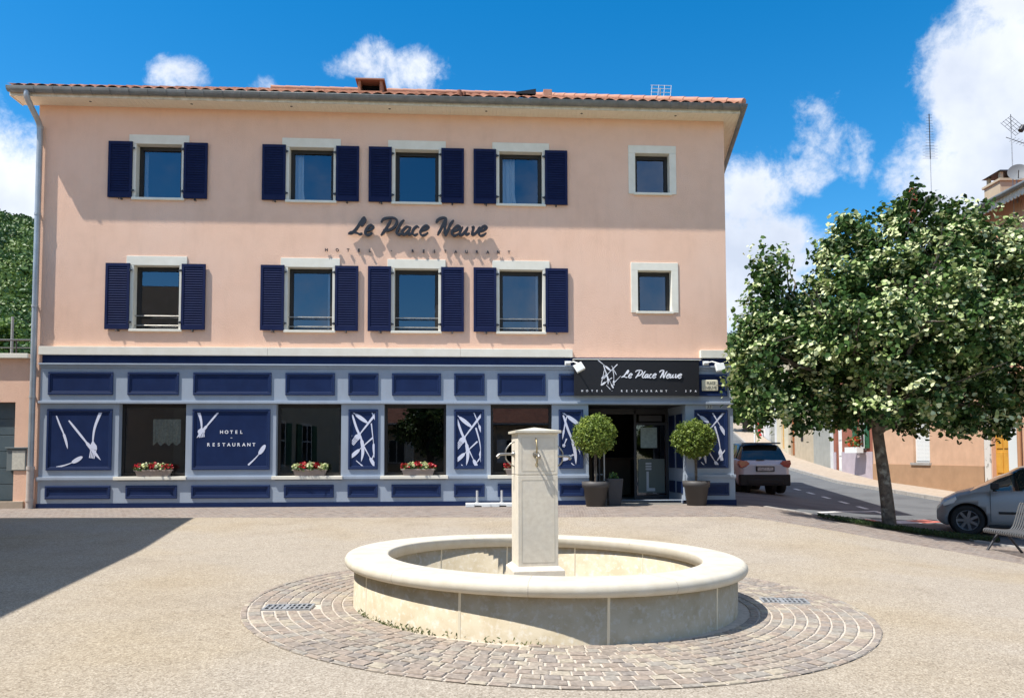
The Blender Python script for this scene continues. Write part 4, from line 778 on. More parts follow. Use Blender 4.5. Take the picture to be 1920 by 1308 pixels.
# --- script lettering
SCRIPT = [  # strokes in lettering units (x right, y down)
 [(468, 62), (452, 68), (425, 105), (385, 165), (345, 203), (308, 212)], [(466, 64), (464, 90), (440, 128), (425, 140)], [(310, 212), (345, 198), (385, 203), (415, 216), (442, 208)],
 [(480, 188), (520, 172), (541, 148), (522, 133), (492, 150), (468, 192), (476, 222), (505, 220), (532, 202)],
 [(612, 108), (635, 78), (680, 66), (735, 68), (758, 90), (748, 135), (705, 170), (655, 183), (632, 172)], [(705, 82), (680, 130), (650, 180), (612, 228)],
 [(826, 84), (800, 112), (770, 165), (757, 205), (775, 222), (806, 208)],
 [(884, 152), (850, 150), (818, 178), (808, 212), (828, 220), (862, 190), (888, 150)], [(888, 150), (868, 190), (868, 220), (903, 205)],
 [(965, 158), (945, 146), (915, 170), (902, 205), (922, 226), (955, 212)],
 [(985, 192), (1025, 176), (1052, 150), (1032, 138), (1000, 158), (975, 200), (990, 228), (1020, 222), (1048, 202)],
 [(1120, 112), (1142, 82), (1180, 66), (1218, 68)], [(1214, 70), (1190, 120), (1160, 180), (1135, 226)], [(1218, 70), (1206, 130), (1200, 190), (1208, 234)], [(1208, 234), (1230, 180), (1255, 125), (1284, 88)],
 [(1278, 198), (1315, 180), (1342, 152), (1322, 140), (1292, 162), (1266, 205), (1280, 230), (1305, 226), (1335, 206)],
 [(1368, 150), (1346, 188), (1340, 220), (1362, 222), (1400, 180), (1416, 150)], [(1416, 150), (1394, 195), (1398, 222), (1432, 208)],
 [(1448, 158), (1468, 152), (1458, 190), (1455, 224), (1490, 205), (1522, 160), (1520, 148)],
 [(1532, 196), (1565, 180), (1588, 155), (1570, 142), (1542, 162), (1516, 205), (1530, 232), (1558, 226), (1585, 206)]]
def script(mb, conv, wid, v, depth, mi=0):
    for i, s_ in enumerate(SCRIPT):
        P = [Vector(conv(x, y)) for x, y in s_]; ribbon(mb, catmull(P, 5), wid, v-.0008*i, depth, mi, ends=.5, nib=radians(-35))
c2 = cv(590, 395, 4.923, .1); u0, z0 = wp(783, 425, 0)
sg = on_front('wall_sign', 'dark script lettering Le Place Neuve standing off the salmon wall between the upper windows', 'sign', u0, 0, z0)
mb = MB(); script(mb, c2, .058, -.05, .06); mb.build('script_lettering', M_letter, sg, origin=(u0, 0, z0))
mb = MB()
(ua, za), (ub, zb) = c2(105, 358), c2(1795, 378); spaced(mb, 'HOTEL - RESTAURANT', ua, ub, (za+zb)/2, .068, .035, -.03); mb.build('capital_lettering', M_letter, sg, origin=(u0, 0, z0))
sbo = on_front('sign_board', 'black board with white script above the hotel entrance', 'sign', 2.917, -.08, 3.42)
mb = MB(); mb.box(1.44, 4.395, -.205, -.152, 3.0, 3.835); bd = mb.build('board', M_black, sbo, origin=(2.917, -.08, 3.42), bevel=.004)
mb = MB(); mb.box(1.42, 4.45, -.215, -.0, 3.838, 3.858); mb.build('cover_strip', M_cream, sbo, origin=(2.917, -.08, 3.42))
cs = cv(1060, 660, 6.0, .15); mb = MB(); script(mb, lambda x, y: cs(622+(x-308)*.528, 205+(y-62)*.535), .025, -.206, .006)
mb.build('script_lettering', M_white, sbo, origin=(2.917, -.08, 3.42))
mb = MB(); (ua, za), (ub, zb) = cs(185, 436), cs(1458, 440); spaced(mb, 'HOTEL - RESTAURANT - SPA', ua, ub, (za+zb)/2, .045, .004, -.206); mb.build('capital_lettering', M_white, sbo, origin=(2.917, -.08, 3.42))
mb = MB()
for i, it in enumerate([('s', 360, 90, 505, 210, .035), ('k', 425, 150, 475, 370, .045, .06), ('f', 580, 140, 420, 300, .035), ('k', 515, 155, 572, 262, .022), ('f', 530, 200, 540, 375, .03, .03), ('k', 618, 268, 535, 355, .02), ('s', 520, 290, 395, 375, .035), ('s', 480, 300, 535, 408, .028), ('k', 440, 180, 395, 375, .022), ('k', 455, 372, 505, 425, .022), ('s', 460, 240, 400, 300, .02)]):
    k, x0, y0, x1, y1 = it[:5]; {'k': knife, 's': spoon, 'f': fork}[k](mb, cs(x0, y0), cs(x1, y1), -.206-.0004*i, .003, **dict(zip(('w', 'bend'), [it[5]*.75]+list(it[6:]))))
mb.build('cutlery_emblem', M_white, sbo, origin=(2.917, -.08, 3.42))
# floodlights on arms
for i, (pa, pb, sgn) in enumerate(((1064, 1086, 1), (1322, 1350, 1))):
    u0, z0 = wp(pa, 681, .1); u1, z1 = wp(pb, 687, .45)
    fl = on_front('floodlight', ['white square floodlight on an arm at the left end of the black sign board', 'white square floodlight on an arm at the building corner above the street plate'][i], 'floodlight', u0, -.1, z0, 'floodlights over the entrance')
    og = (u0, -.1, z0); mb = MB(); mb.box(u0-.07, u0+.07, -.155, -.14, z0-.05, z0+.05); mb.cyl((u0-.05, -.16, z0), (u0+.06, -.16, z0), .035, n=12); mb.tube([(u0+.03, -.16, z0+.01), (u0+.12, -.26, z0+.02), (u1, -.42, z1+.07)], .016, 8); mb.build('arm', M_white2, fl, origin=og)
    mb = MB(); hh = .105; R_ = Matrix.Translation((u1, -.45, z1-.02)) @ Matrix.Rotation(radians(-28 if i == 0 else -6), 4, 'Y') @ Matrix.Rotation(radians(-25), 4, 'X')
    q = MB(); q.box(-hh, hh, -.035, .035, -hh*.95, hh*.95); mb.add([R_ @ Vector(p) for p in q.v], q.f); mb.build('lamp_head', M_white2, fl, origin=og, bevel=.008)
    mb = MB(); q = MB(); q.box(-hh+.015, hh-.015, -.038, -.0355, -hh*.95+.015, hh*.95-.015); mb.add([R_ @ Vector(p) for p in q.v], q.f); mb.build('lens', mat('floodlight_lens', (.55, .57, .56), .25), fl, origin=og)
# street plate and house number
u0, u1, z0, z1 = 4.485, 4.878, 3.125, 3.385
pt = on_front('street_plate', 'small cream enamel street name plate on the navy panel right of the sign board', 'sign', (u0+u1)/2, -.09, (z0+z1)/2); og = ((u0+u1)/2, -.09, (z0+z1)/2)
mb = MB(); mb.box(u0, u1, -.125, -.09, z0, z1); mb.build('plate', mat('cream_enamel', (.72, .68, .52), .5), pt, origin=og, bevel=.02)
mb = MB(); add_text(mb, 'PLACE', .085, .003, (u0+u1)/2+.02, -.1265, z1-.075, width=.2); add_text(mb, 'NEUVE', .095, .003, (u0+u1)/2+.02, -.1265, z0+.075, width=.26); mb.build('lettering', mat('plate_letters', (.14, .14, .12), .6), pt, origin=og)
u0, z0 = 4.665, 2.752; og = (u0, -.06, z0)
hn = on_front('house_number', 'tiny white enamel house number plate 33 beside the entrance', 'sign', u0, -.06, z0); mb = MB(); mb.box(u0-.078, u0+.078, -.075, -.061, z0-.048, z0+.048); mb.build('plate', mat('number_enamel', (.55, .56, .55), .5), hn, origin=og, bevel=.005)
mb = MB(); add_text(mb, '33', .09, .003, u0, -.0765, z0, width=.1); mb.build('digits', M_letter, hn, origin=og)
# aerial on the roof
u0, z0 = roofpt(1238, 182, 2.0); og = (u0, 2.0, z0-.25)
an = on_front('roof_aerial', 'white grid television aerial on the hotel roof', 'aerial', u0, 2.0, z0-.25); mb = MB(); mb.cyl((u0, 2, z0-.4), (u0, 2, z0+.24), .016, n=8); mb.build('mast', M_zinc, an, origin=og)
mb = MB(); M_alu = mat('aluminium', (.72, .72, .72), .4, metal=.3)
for x in (-.26, -.08, .08, .26):
    mb.cyl((u0+x, 1.95, z0-.02), (u0+x+.03, 1.95, z0+.3), .008, n=6)
for z in (.0, .1, .2, .29): mb.cyl((u0-.27, 1.95, z0+z), (u0+.28, 1.95, z0+z), .007, n=6)
mb.build('aerial_grid', M_alu, an, origin=og)

# ------------------------------------------------------------------ vegetation helpers
M_bark = mat('bark', (.16, .13, .10), .95, col2=(.07, .055, .045), nscale=9, ndetail=8, bump=.7, bscale=30, bdist=.02, col3=(.30, .29, .24), n3scale=5, mix3=(.55, .7))
def blob_points(blobs, n, shell=.55):
    """points and outward directions in a union of ellipsoids (c, radii)"""
    vol = np.array([b[1][0]*b[1][1]*b[1][2] for b in blobs])**.75; pick = RNG.choice(len(blobs), n, p=vol/vol.sum())
    C = np.array([b[0] for b in blobs], float)[pick]; Rr = np.array([b[1] for b in blobs], float)[pick]
    D = RNG.normal(size=(n, 3)); D /= np.linalg.norm(D, axis=1)[:, None]; r = (shell+(1-shell)*RNG.random(n))[:, None]
    return C+D*Rr*r, D
def shoots(P, D, k, spread, tint):
    """k leaves round each shoot tip"""
    n = len(P); Q = np.repeat(P, k, 0)+RNG.normal(size=(n*k, 3))*spread; Nn = np.repeat(D, k, 0)*.5+RNG.normal(size=(n*k, 3))*.75+np.array([0, 0, .45]); T = np.clip(np.repeat(tint, k)+RNG.normal(size=n*k)*.12, 0, 1); return Q, Nn, T
def limb(mb, a, b, r0, r1, wob=.08, n=5, seg=8):
    a, b = Vector(a), Vector(b); P = [a+(b-a)*t/n+Vector((random.uniform(-1, 1), random.uniform(-1, 1), 0))*wob*(b-a).length*(0 < t < n) for t in range(n+1)]; P = catmull(P, 3); m_ = len(P)-1
    mb.tube(P, [r0+(r1-r0)*i/m_ for i in range(m_+1)], seg); return P
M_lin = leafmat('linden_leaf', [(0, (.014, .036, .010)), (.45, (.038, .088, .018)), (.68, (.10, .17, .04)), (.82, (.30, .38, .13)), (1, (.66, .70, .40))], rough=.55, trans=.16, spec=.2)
M_bush = leafmat('box_leaf', [(0, (.06, .10, .015)), (.5, (.19, .27, .045)), (1, (.42, .50, .11))], trans=.3)
M_wood = leafmat('woodland_leaf', [(0, (.022, .055, .014)), (.5, (.065, .135, .03)), (1, (.19, .27, .07))], trans=.2)
M_street = leafmat('street_tree_leaf', [(0, (.03, .07, .015)), (.5, (.08, .15, .03)), (1, (.2, .3, .06))], trans=.25)

# the linden in its pit at the edge of the square
TX, TY = 7.69, 15.74; TZ = gz(TX, TY)
lt = thing('linden_tree', 'silver linden with a broad pale green crown in a grass pit beside the road', 'tree', (TX, TY, TZ))
mb = MB(); trunk = [(0, 0, -.15), (0, 0, .05), (-.03, 0, .5), (-.10, 0, 1.2), (-.17, 0, 1.8), (-.22, .0, 2.3)]
mb.tube(catmull(trunk, 5), [r for r in [.195, .18, .168, .158, .15, .144, .139, .135, .132, .13, .128, .126, .124, .122, .12, .118, .116, .114, .112, .111, .11, .109, .108, .107, .106, .105][:26]], 14)
top = Vector((-.22, 0, 2.2)); tips = []
def tp(px, py, dy=0): return p3(px, py, TY+dy)-Vector((TX, TY, TZ))
for px, py, dy in ((1440, 500, .2), (1420, 650, -.6), (1400, 730, .5), (1520, 560, -.9), (1590, 440, .4), (1600, 640, -1.4), (1700, 400, 0), (1690, 520, 1.2), (1790, 430, -.3), (1830, 560, -1), (1870, 640, .6), (1800, 720, -1.2), (1880, 760, 0), (1650, 720, 1.4), (1740, 600, -1.8), (1500, 740, .9)):
    q = tp(px, py, dy); m_ = top+(q-top)*.45+Vector((0, 0, .25)); limb(mb, top-Vector((0, 0, random.uniform(0, .3))), m_, .062, .042, .05); limb(mb, m_, q, .048, .012, .06)
    for k in range(3): limb(mb, m_+(q-m_)*random.random(), q+Vector((random.uniform(-.6, .6), random.uniform(-.6, .6), random.uniform(-.3, .4))), .022, .008, .08, 3, 5)
tr = mb.build('trunk', M_bark, lt, recalc=False)
LB = [(1441, 508, 27, 52, .1), (1440, 565, 44, 50, .2), (1428, 640, 56, 55, 0), (1408, 705, 46, 52, .2), (1430, 740, 52, 48, -.4), (1492, 690, 80, 90, -.4), (1520, 590, 62, 70, .2), (1560, 455, 26, 44, .3), (1603, 440, 34, 50, .2), (1590, 520, 60, 70, 0), (1610, 610, 90, 90, -.8), (1560, 730, 80, 66, .3), (1500, 770, 62, 34, -.3),
      (1705, 405, 38, 46, .1), (1680, 460, 66, 62, .3), (1789, 412, 30, 44, -.2), (1822, 400, 22, 34, .3), (1780, 470, 66, 62, .1), (1700, 560, 100, 95, -.6), (1660, 700, 100, 84, .7), (1670, 740, 90, 60, -.9), (1840, 500, 74, 74, .2), (1800, 620, 95, 90, -.8), (1770, 750, 100, 62, 0), (1880, 590, 62, 84, .3), (1890, 700, 56, 74, -.2), (1862, 770, 58, 44, .4), (1905, 470, 34, 52, 0), (1930, 620, 50, 80, 0), (1740, 640, 90, 80, 1.4), (1560, 640, 80, 80, 1.3)]
bl = []
for px, py, rx, ry, dy in LB: k = TY/1439; bl.append((tuple(tp(px, py, dy)), (rx*k, (rx+ry)*.5*k*1.35, ry*k)))
NC = 640; PC, DC = blob_points(bl, NC, .56); NS = NC*10; P = np.repeat(PC, 10, 0)+RNG.normal(size=(NS, 3))*.125; D = np.repeat(DC, 10, 0)+RNG.normal(size=(NS, 3))*.35; CT = np.repeat(RNG.random(NC), 10); tint = np.where(RNG.random(NS) < .27+.26*CT, .84+.16*RNG.random(NS), .15+.5*RNG.random(NS))-.14*np.maximum(0, -D[:, 2]); P[:, 2] = np.maximum(P[:, 2], 1.72+.1*RNG.random(NS))  # pale leaves partly painted highlights; shoots facing down painted darker, as shade
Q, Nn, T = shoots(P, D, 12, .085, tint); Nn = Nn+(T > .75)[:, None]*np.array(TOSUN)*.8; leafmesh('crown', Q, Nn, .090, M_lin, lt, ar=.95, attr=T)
# grass pit
M_grass = leafmat('grass_blade', [(0, (.02, .04, .008)), (1, (.06, .10, .025))]); M_pitsoil = mat('pit_soil', (.06, .05, .035), .95, col2=(.035, .045, .02), nscale=6)
mb = MB(); el = [(TX+.3+1.7*cos(t)*1.0+.25*sin(t), TY-.1+.42*sin(t)-.30*cos(t)) for t in [2*pi*i/40 for i in range(40)]]
mb.add([(TX+.3, TY-.1, gz(TX+.3, TY-.1)+.05)]+[(x, y, gz(x, y)+.02) for x, y in el], [(0, 1+i, 1+(i+1) % 40) for i in range(40)], 0, True); mb.build('tree_pit_soil', M_pitsoil, recalc=False, kind='structure')
n = 3800; t = RNG.random(n)*2*pi; r = np.sqrt(RNG.random(n)); X_ = TX+.3+r*(1.7*np.cos(t)+.25*np.sin(t)); Y_ = TY-.1+r*(.42*np.sin(t)-.30*np.cos(t)); P = np.array([(x, y, gz(x, y)+.05+random.random()*.05) for x, y in zip(X_, Y_)])
leafmesh('grass', P, RNG.normal(size=(n, 3))*np.array([1, 1, .25]), .07, M_grass, ar=.2, kind='stuff', label='rough green grass in the pit round the linden trunk')

def tree(x, y, z, hgt, rad, label, m, leaves=2600, lsz=.26, name='tree', cat='tree', group=None, base=.25, seed=0):
    random.seed(seed); t_ = thing(name, label, cat, (x, y, z), 0, group); mb = MB(); limb(mb, (0, 0, -.4), (0, 0, hgt*.7), rad*.09+.06, .05, .02); blobs = []
    for k in range(11):
        a = random.uniform(0, 2*pi); h_ = random.uniform(base+.12, .86)*hgt; rr_ = rad*(1-abs(h_/hgt-.5)*.9)*.62*random.uniform(.4, 1); c = (rr_*cos(a), rr_*sin(a), h_); blobs.append((c, (rad*.5*random.uniform(.7, 1.1),)*2+(rad*.42*random.uniform(.7, 1.1),))); limb(mb, (0, 0, h_*.6), c, .06, .02, .05, 3, 5)
    blobs.append(((0, 0, hgt*.82), (rad*.42, rad*.42, hgt*.17))); mb.build('trunk', M_bark, t_, recalc=False)
    ns_ = leaves//9; P, D = blob_points(blobs, ns_, .5); Q, Nn, T = shoots(P, D, 9, lsz*.75, RNG.random(ns_)); leafmesh('crown', Q, Nn, lsz, m, t_, ar=.8, attr=T); return t_

# topiary balls in pots by the door
M_pot = mat('dark_plastic_pot', (.075, .07, .068), .55, spec=.35); M_earth = mat('potting_soil', (.07, .045, .03), .95)
for i, (px, py, cx_, cy_, rx, rz, v) in enumerate(((1117, 952, 1114, 815, .47, .45, -.55), (1306, 952, 1300, 823, .49, .42, -.45))):
    u = wp(px, 940, -v)[0]; c = W(u, v, 0); z0 = gz(c.x, c.y)+.012
    t_ = thing('topiary_tree', ['potted ball-clipped box tree left of the hotel door, yellowish green', 'potted ball-clipped box tree right of the hotel door, brighter green'][i], 'potted tree', (c.x, c.y, z0), 0, 'clipped box trees by the entrance')
    mb = MB(); mb.lathe([(0, 0), (.215, 0), (.275, .42), (.305, .42), (.315, .56), (.285, .56), (.275, .50), (0, .49)], n=40); mb.build('pot', M_pot, t_)
    mb = MB(); mb.lathe([(.27, .50), (.15, .52), (0, .53)], n=24); mb.build('soil', M_earth, t_)
    uc, zc = wp(cx_, cy_, -v); mb = MB(); limb(mb, (0, 0, .5), ((uc-u)*.6, 0, zc-z0), .022, .018, .01); limb(mb, (0, 0, .5), ((uc-u)*.2+.03, .02, zc-z0), .016, .014, .015); mb.build('trunk', M_bark, t_, recalc=False)
    ns_ = 1300; D = RNG.normal(size=(ns_, 3)); D /= np.linalg.norm(D, axis=1)[:, None]; lump = 1+.07*np.sin(D[:, 0]*7+i)*np.cos(D[:, 2]*6)+.05*np.sin(D[:, 1]*9+2)+.06*RNG.normal(size=ns_); P = np.array([uc-u, 0, zc-z0])+D*np.array([rx, rx, rz])*(.93*lump*(.8+.2*RNG.random(ns_)**.5))[:, None]
    Q, Nn, T = shoots(P, D, 8, .032, np.clip(RNG.random(ns_)*.8+(.12 if i == 0 else .0), 0, 1)); leafmesh('crown', Q, Nn, .048, M_bush, t_, ar=.6, attr=T)
c = W(2.33, -.30, 0); z0 = gz(c.x, c.y)+.01; t_ = thing('square_planter', 'tall dark square planter with a small plant behind the left topiary', 'planter', (c.x, c.y, z0), YAW)
mb = MB(); a, b = .135, .185; mb.add([(-a,-a,0),(a,-a,0),(a,a,0),(-a,a,0),(-b,-b,.62),(b,-b,.62),(b,b,.62),(-b,b,.62)], [(0,3,2,1),(4,5,6,7),(0,1,5,4),(1,2,6,5),(2,3,7,6),(3,0,4,7)]); mb.build('planter', mat('slate_planter', (.05, .05, .055), .5), t_, bevel=.01)
P = RNG.normal(size=(60, 3))*np.array([.06, .06, .04])+np.array([0, 0, .66]); leafmesh('plant', P, RNG.normal(size=(60, 3)), .07, M_wood, t_)

# flower boxes on the sills
M_box = mat('terracotta_grey_box', (.38, .31, .27), .8, col2=(.32, .26, .22), nscale=7); M_red = leafmat('red_petal', [(0, (.25, .006, .01)), (1, (.55, .02, .03))], trans=.15); M_crm = leafmat('cream_petal', [(0, (.45, .50, .15)), (1, (.75, .75, .5))], trans=.2)
FB = [(253, 321, 'rgr', 'trough of red and cream flowers under the lace blind on the leftmost shop sill'), (549, 613, 'crc', 'trough with cream flowers at both ends on the second shop window sill'), (752, 816, 'rgr', 'trough of red and cream flowers on the sill of the third shop window'), (946, 1010, 'rgr', 'trough with red flowers on a shop sill, half hidden by the fountain pillar')]
for i, (pa, pb, pat, lab) in enumerate(FB):
    ua, ub = wp(pa, 885, .08)[0], wp(pb, 885, .08)[0]; uc = (ua+ub)/2; hw_ = (ub-ua)/2
    t_ = on_front('flower_trough', lab, 'flower box', uc, -.06, 1.162, 'flower troughs on the shop window sills'); mb = MB(); a, b = hw_*.84, hw_*.95; q, r_ = .065, .085
    mb.add([(-a,-q,0),(a,-q,0),(a,q,0),(-a,q,0),(-b,-r_,.13),(b,-r_,.13),(b,r_,.13),(-b,r_,.13)], [(0,3,2,1),(0,1,5,4),(1,2,6,5),(2,3,7,6),(3,0,4,7),(4,5,6,7)])
    for x0, x1, y0, y1 in ((-hw_, hw_, -r_-.012, -r_+.012), (-hw_, hw_, r_-.012, r_+.012), (-hw_, -hw_+.03, -r_+.012, r_-.012), (hw_-.03, hw_, -r_+.012, r_-.012)): mb.box(x0, x1, y0, y1, .122, .155)
    mb.build('trough', M_box, t_)
    n = 420; X_ = (RNG.random(n)*2-1)*hw_*.98; P = np.stack([X_, RNG.normal(size=n)*.05, .15+RNG.random(n)*.14*(1-.3*np.abs(X_/hw_))], 1); f = (X_/hw_+1)/2*5
    ic = (np.floor(f) % 2 == (1 if pat == 'rgr' else 0)); top_ = P[:, 2] > .18
    for sel, nm, mm, sz in (((~ic) & top_, 'red_flowers', M_red, .045), (ic & top_, 'cream_flowers', M_crm, .045), (~top_ | (RNG.random(n) < .25), 'leaves', M_wood, .05)):
        k = np.where(sel)[0]; k = np.repeat(k, 3); leafmesh(nm, P[k]+RNG.normal(size=(len(k), 3))*.015, RNG.normal(size=(len(k), 3))+np.array([0, -.8, .6]), sz, mm, t_, ar=.9)
# two white parasol feet by the wall
for i, (u, v) in enumerate(((-.80, -.42), (-.24, -.40))):
    c = W(u, v, 0); z0 = gz(c.x, c.y)+.014; t_ = thing('parasol_base', ['white parasol base with upright tube, the left of the two by the shopfront', 'white parasol base with upright tube, just left of the fountain pillar'][i], 'parasol base', (c.x, c.y, z0), YAW, 'empty parasol bases')
    mb = MB()
    for s in (-1, 1): mb.box(s*.08 if s > 0 else -.28, .28 if s > 0 else -.08, -.16, .2, .0, .075)
    mb.box(-.08, .08, -.13, .2, .025, .075); mb.build('slab', M_white2, t_, bevel=.006); mb = MB(); mb.box(-.075, .075, -.125, .18, .001, .022); mb.build('slot', M_hollow, t_)  # black block under the slab stands for the gap's shade
    mb = MB(); mb.cyl((-.02, .02, .076), (-.02, .02, .36), .026, n=14); mb.cyl((-.02, .02, .076), (-.02, .02, .10), .05, n=14); mb.build('tube', mat('grey_tube', (.55, .55, .55), .4, metal=.3), t_)

# ------------------------------------------------------------------ left neighbour, in the line of the hotel front
M_slate = mat('slate_door_paint', (.085, .12, .14), .6, col2=(.07, .1, .12), nscale=3)
nb_ = thing('annexe', 'low salmon annexe with slate grey garage door left of the hotel', 'building', W(-14, 0, .3), YAW); og = (-14, 0, .3)
mb = grid_wall(-19, UL-.02, -.3, 3.82, [(-13.6, -11.2, .62, 2.84)], .02, .3); mb.add([(-19, .02, 3.82), (UL-.02, .02, 3.82), (UL-.02, 8, 3.82), (-19, 8, 3.82)], [(0, 1, 2, 3)]); mb.add([(-19, .02, -.3), (-19, 8, -.3), (-19, 8, 3.82), (-19, .02, 3.82)], [(0, 1, 2, 3)]); mb.build('wall', M_wall, nb_, origin=og, recalc=False)
mb = MB(); mb.box(-19, UL-.05, -.1, .3, 3.825, 3.93); mb.build('coping', M_cream, nb_, origin=og, bevel=.008)
mb = MB(); mb.box(-13.6, -11.2, .16, .2, .62, 2.84)
for k in range(6): mb.box(-13.6, -11.2, .15, .161, .62+.37*k+.01, .62+.37*k+.36)
mb.build('garage_door', M_slate, nb_, origin=og, bevel=.004)
mb = MB(); mb.box(-13.8, UL-.1, -.03, .3, -.2, .62); mb.build('door_step', M_walk, nb_, origin=og, bevel=.01)
mb = MB(); zt = 4.28
for k in range(10): u = -11.35-.9*k; mb.cyl((u, .25, 3.93), (u, .25, zt), .016, n=8)
mb.cyl((-19, .25, zt), (UL-.06, .25, zt), .02, n=8); mb.cyl((-19, .25, 4.1), (UL-.06, .25, 4.1), .012, n=8); mb.build('railing', M_darkm, nb_, origin=og)
ua, z1 = wp(10, 838, .06); ub, z0 = wp(46, 882, .06); u = (ua+ub)/2; og = (u, .14, z0)
lb_ = on_front('letterbox', 'pale wall letterbox with a notice on the slate garage door at the left edge', 'letterbox', u, .14, z0); mb = MB(); mb.box(ua, ub, -.0, .145, z0, z1-.03); mb.box(ua-.03, ub+.03, -.03, .145, z1-.03, z1); mb.build('case', mat('letterbox_metal', (.16, .19, .2), .5), lb_, origin=og, bevel=.006)
mb = MB(); mb.box(ua+.12, ub-.03, -.006, -.001, z0+.02, z1-.08); mb.build('notice', mat('paper_notice', (.62, .6, .52), .8, col2=(.5, .48, .42), nscale=14), lb_, origin=og)

# ------------------------------------------------------------------ houses
def house(name, label, near, far, depth, zb, ze, wall_m, plinth=None, roof_over=.5, items=(), roof_h=None, group=None, scallop=False, street=1):
    """a house along near->far with its street side on the left of that direction; items are doors and windows by distance along the front"""
    d = Vector((far[0]-near[0], far[1]-near[1])); L_ = d.length; ang = atan2(d.y, d.x); t_ = thing(name, label, 'house', (near[0], near[1], zb), ang, group); H_ = ze-zb
    ops = [(x0, x1, z0-zb, z1-zb) for k, x0, x1, z0, z1, *r in items if k in 'wd']
    g_ = grid_wall(0, L_, -1.2, H_, ops, 0, .18); mb = MB()             # grid_wall faces -y; mirror to +y
    mb.add([(x, -y, z) for x, y, z in g_.v], [f[::-1] for f in g_.f])
    rh = roof_h or depth*.25
    mb.add([(0, 0, -1.2), (0, 0, H_), (0, -depth/2, H_+rh), (0, -depth, H_), (0, -depth, -1.2)], [(0, 1, 2, 3, 4)]); mb.add([(L_, 0, -1.2), (L_, 0, H_), (L_, -depth/2, H_+rh), (L_, -depth, H_), (L_, -depth, -1.2)], [(4, 3, 2, 1, 0)]); mb.add([(0, -depth, -1.2), (0, -depth, H_), (L_, -depth, H_), (L_, -depth, -1.2)], [(0, 1, 2, 3)])
    mb.build('wall', wall_m, t_, recalc=False)
    if plinth:
        pm, ph = plinth; doors = sorted([(x0, x1) for k, x0, x1, *r in items if k == 'd']); mb = MB(); x = .0
        for a, b in doors+[(L_, L_)]:
            if a-x > .02: mb.box(x, a, -.02, .03, -1.2, ph-zb)
            x = b
        mb.build('plinth', pm, t_)
    sl = rh/(depth/2); o = roof_over; mb = MB(); e = .06
    for s in (1, -1):
        y0 = o if s > 0 else -depth-o; zz = H_-o*sl; pts = [(-.25, y0, zz+e), (L_+.25, y0, zz+e), (L_+.25, -depth/2, H_+rh+e), (-.25, -depth/2, H_+rh+e)]
        mb.add(pts+[(x, y, z+.12) for x, y, z in pts], [(0, 3, 2, 1), (4, 5, 6, 7), (0, 1, 5, 4), (1, 2, 6, 5), (2, 3, 7, 6), (3, 0, 4, 7)])
    rf = mb.build('roof', M_tile, t_)
    mb = MB(); mb.cyl((-.25, o+.06, H_-o*sl+.08), (L_+.25, o+.06, H_-o*sl+.08), .07, n=10)
    mb.build('gutter', M_zn, t_)
    if scallop:
        mb = MB(); n = int((L_+.5)/.16)
        for k in range(n): x = -.25+k*.16; zt = H_-o*sl+.04; mb.add([(x, o-.01, zt), (x+.155, o-.01, zt), (x+.155, o-.01, zt-.17), (x+.12, o-.01, zt-.235), (x+.078, o-.01, zt-.25), (x+.035, o-.01, zt-.235), (x, o-.01, zt-.17)]+[(a, o-.035, b) for a, b in ((x, zt), (x+.155, zt), (x+.155, zt-.17), (x+.12, zt-.235), (x+.078, zt-.25), (x+.035, zt-.235), (x, zt-.17))], [tuple(range(7)), tuple(range(7, 14))[::-1]]+[(i, 7+i, 7+(i+1) % 7, (i+1) % 7) for i in range(7)])
        mb.build('bargeboard', M_soff, t_)
    for k, x0, x1, z0, z1, *r in items:
        col = r[0] if r else None; z0 -= zb; z1 -= zb
        if k == 'd':
            mb = MB(); mb.box(x0, x1, -.17, -.12, z0, z1); nn = 3; hh_ = (z1-z0)/nn
            for a in range(nn):
                for b0, b1 in ((x0+.07, (x0+x1)/2-.03), ((x0+x1)/2+.03, x1-.07)): mb.box(b0, b1, -.121, -.095, z0+hh_*a+.07, z0+hh_*(a+1)-.05)
            mb.build('door', col, t_, bevel=.006)
        elif k == 'w':
            fr_ = r[1] if len(r) > 1 else M_white2; mb = MB(); f = .06
            for a, b, c, e_ in ((x0, x0+f, z0, z1), (x1-f, x1, z0, z1), (x0+f, x1-f, z0, z0+f), (x0+f, x1-f, z1-f, z1), ((x0+x1)/2-.03, (x0+x1)/2+.03, z0+f, z1-f)): mb.box(a, b, -.15, -.1, c, e_)
            w = mb.build('window', fr_, t_); mb = MB(); mb.box(x0+f, x1-f, -.13, -.125, z0+f, z1-f); mb.build('pane', M_dglass, w)
            mb = MB(); mb.box(x0-.1, x1+.1, -.15, .08, z0-.09, z0); mb.build('sill', M_kerb, w)
            if col == 'blind':
                mb = MB()
                for q in range(int((z1-z0-.1)/.05)): mb.box(x0+.06, x1-.06, -.098, -.085, z0+.06+q*.05, z0+.105+q*.05)
                mb.build('roller_blind', M_white2, w)
            elif col:
                for a, b in ((x0-.02-(x1-x0)/2, x0-.02), (x1+.02, x1+.02+(x1-x0)/2)): mb = MB(); mb.box(a, b, .02, .06, z0, z1); [mb.box(a+.05, b-.05, .06, .068, z0+.06+(z1-z0-.1)*q/12, z0+.06+(z1-z0-.1)*(q+.6)/12) for q in range(12)]; mb.build('shutter', col, w)
        elif k == 'p': mb = MB(); mb.box(x0, x1, .0, r[1] if len(r) > 1 else .025, z0, z1); mb.build(r[2] if len(r) > 2 else 'wall_panel', col, t_)
    return t_
M_dglass = mat('house_glass', (.02, .025, .03), .08, spec=.8)
def render(n, c, c2=None): return mat(n, c, .92, spec=.1, col2=c2 or tuple(v*.85 for v in c), nscale=2, bump=.4, bscale=40)
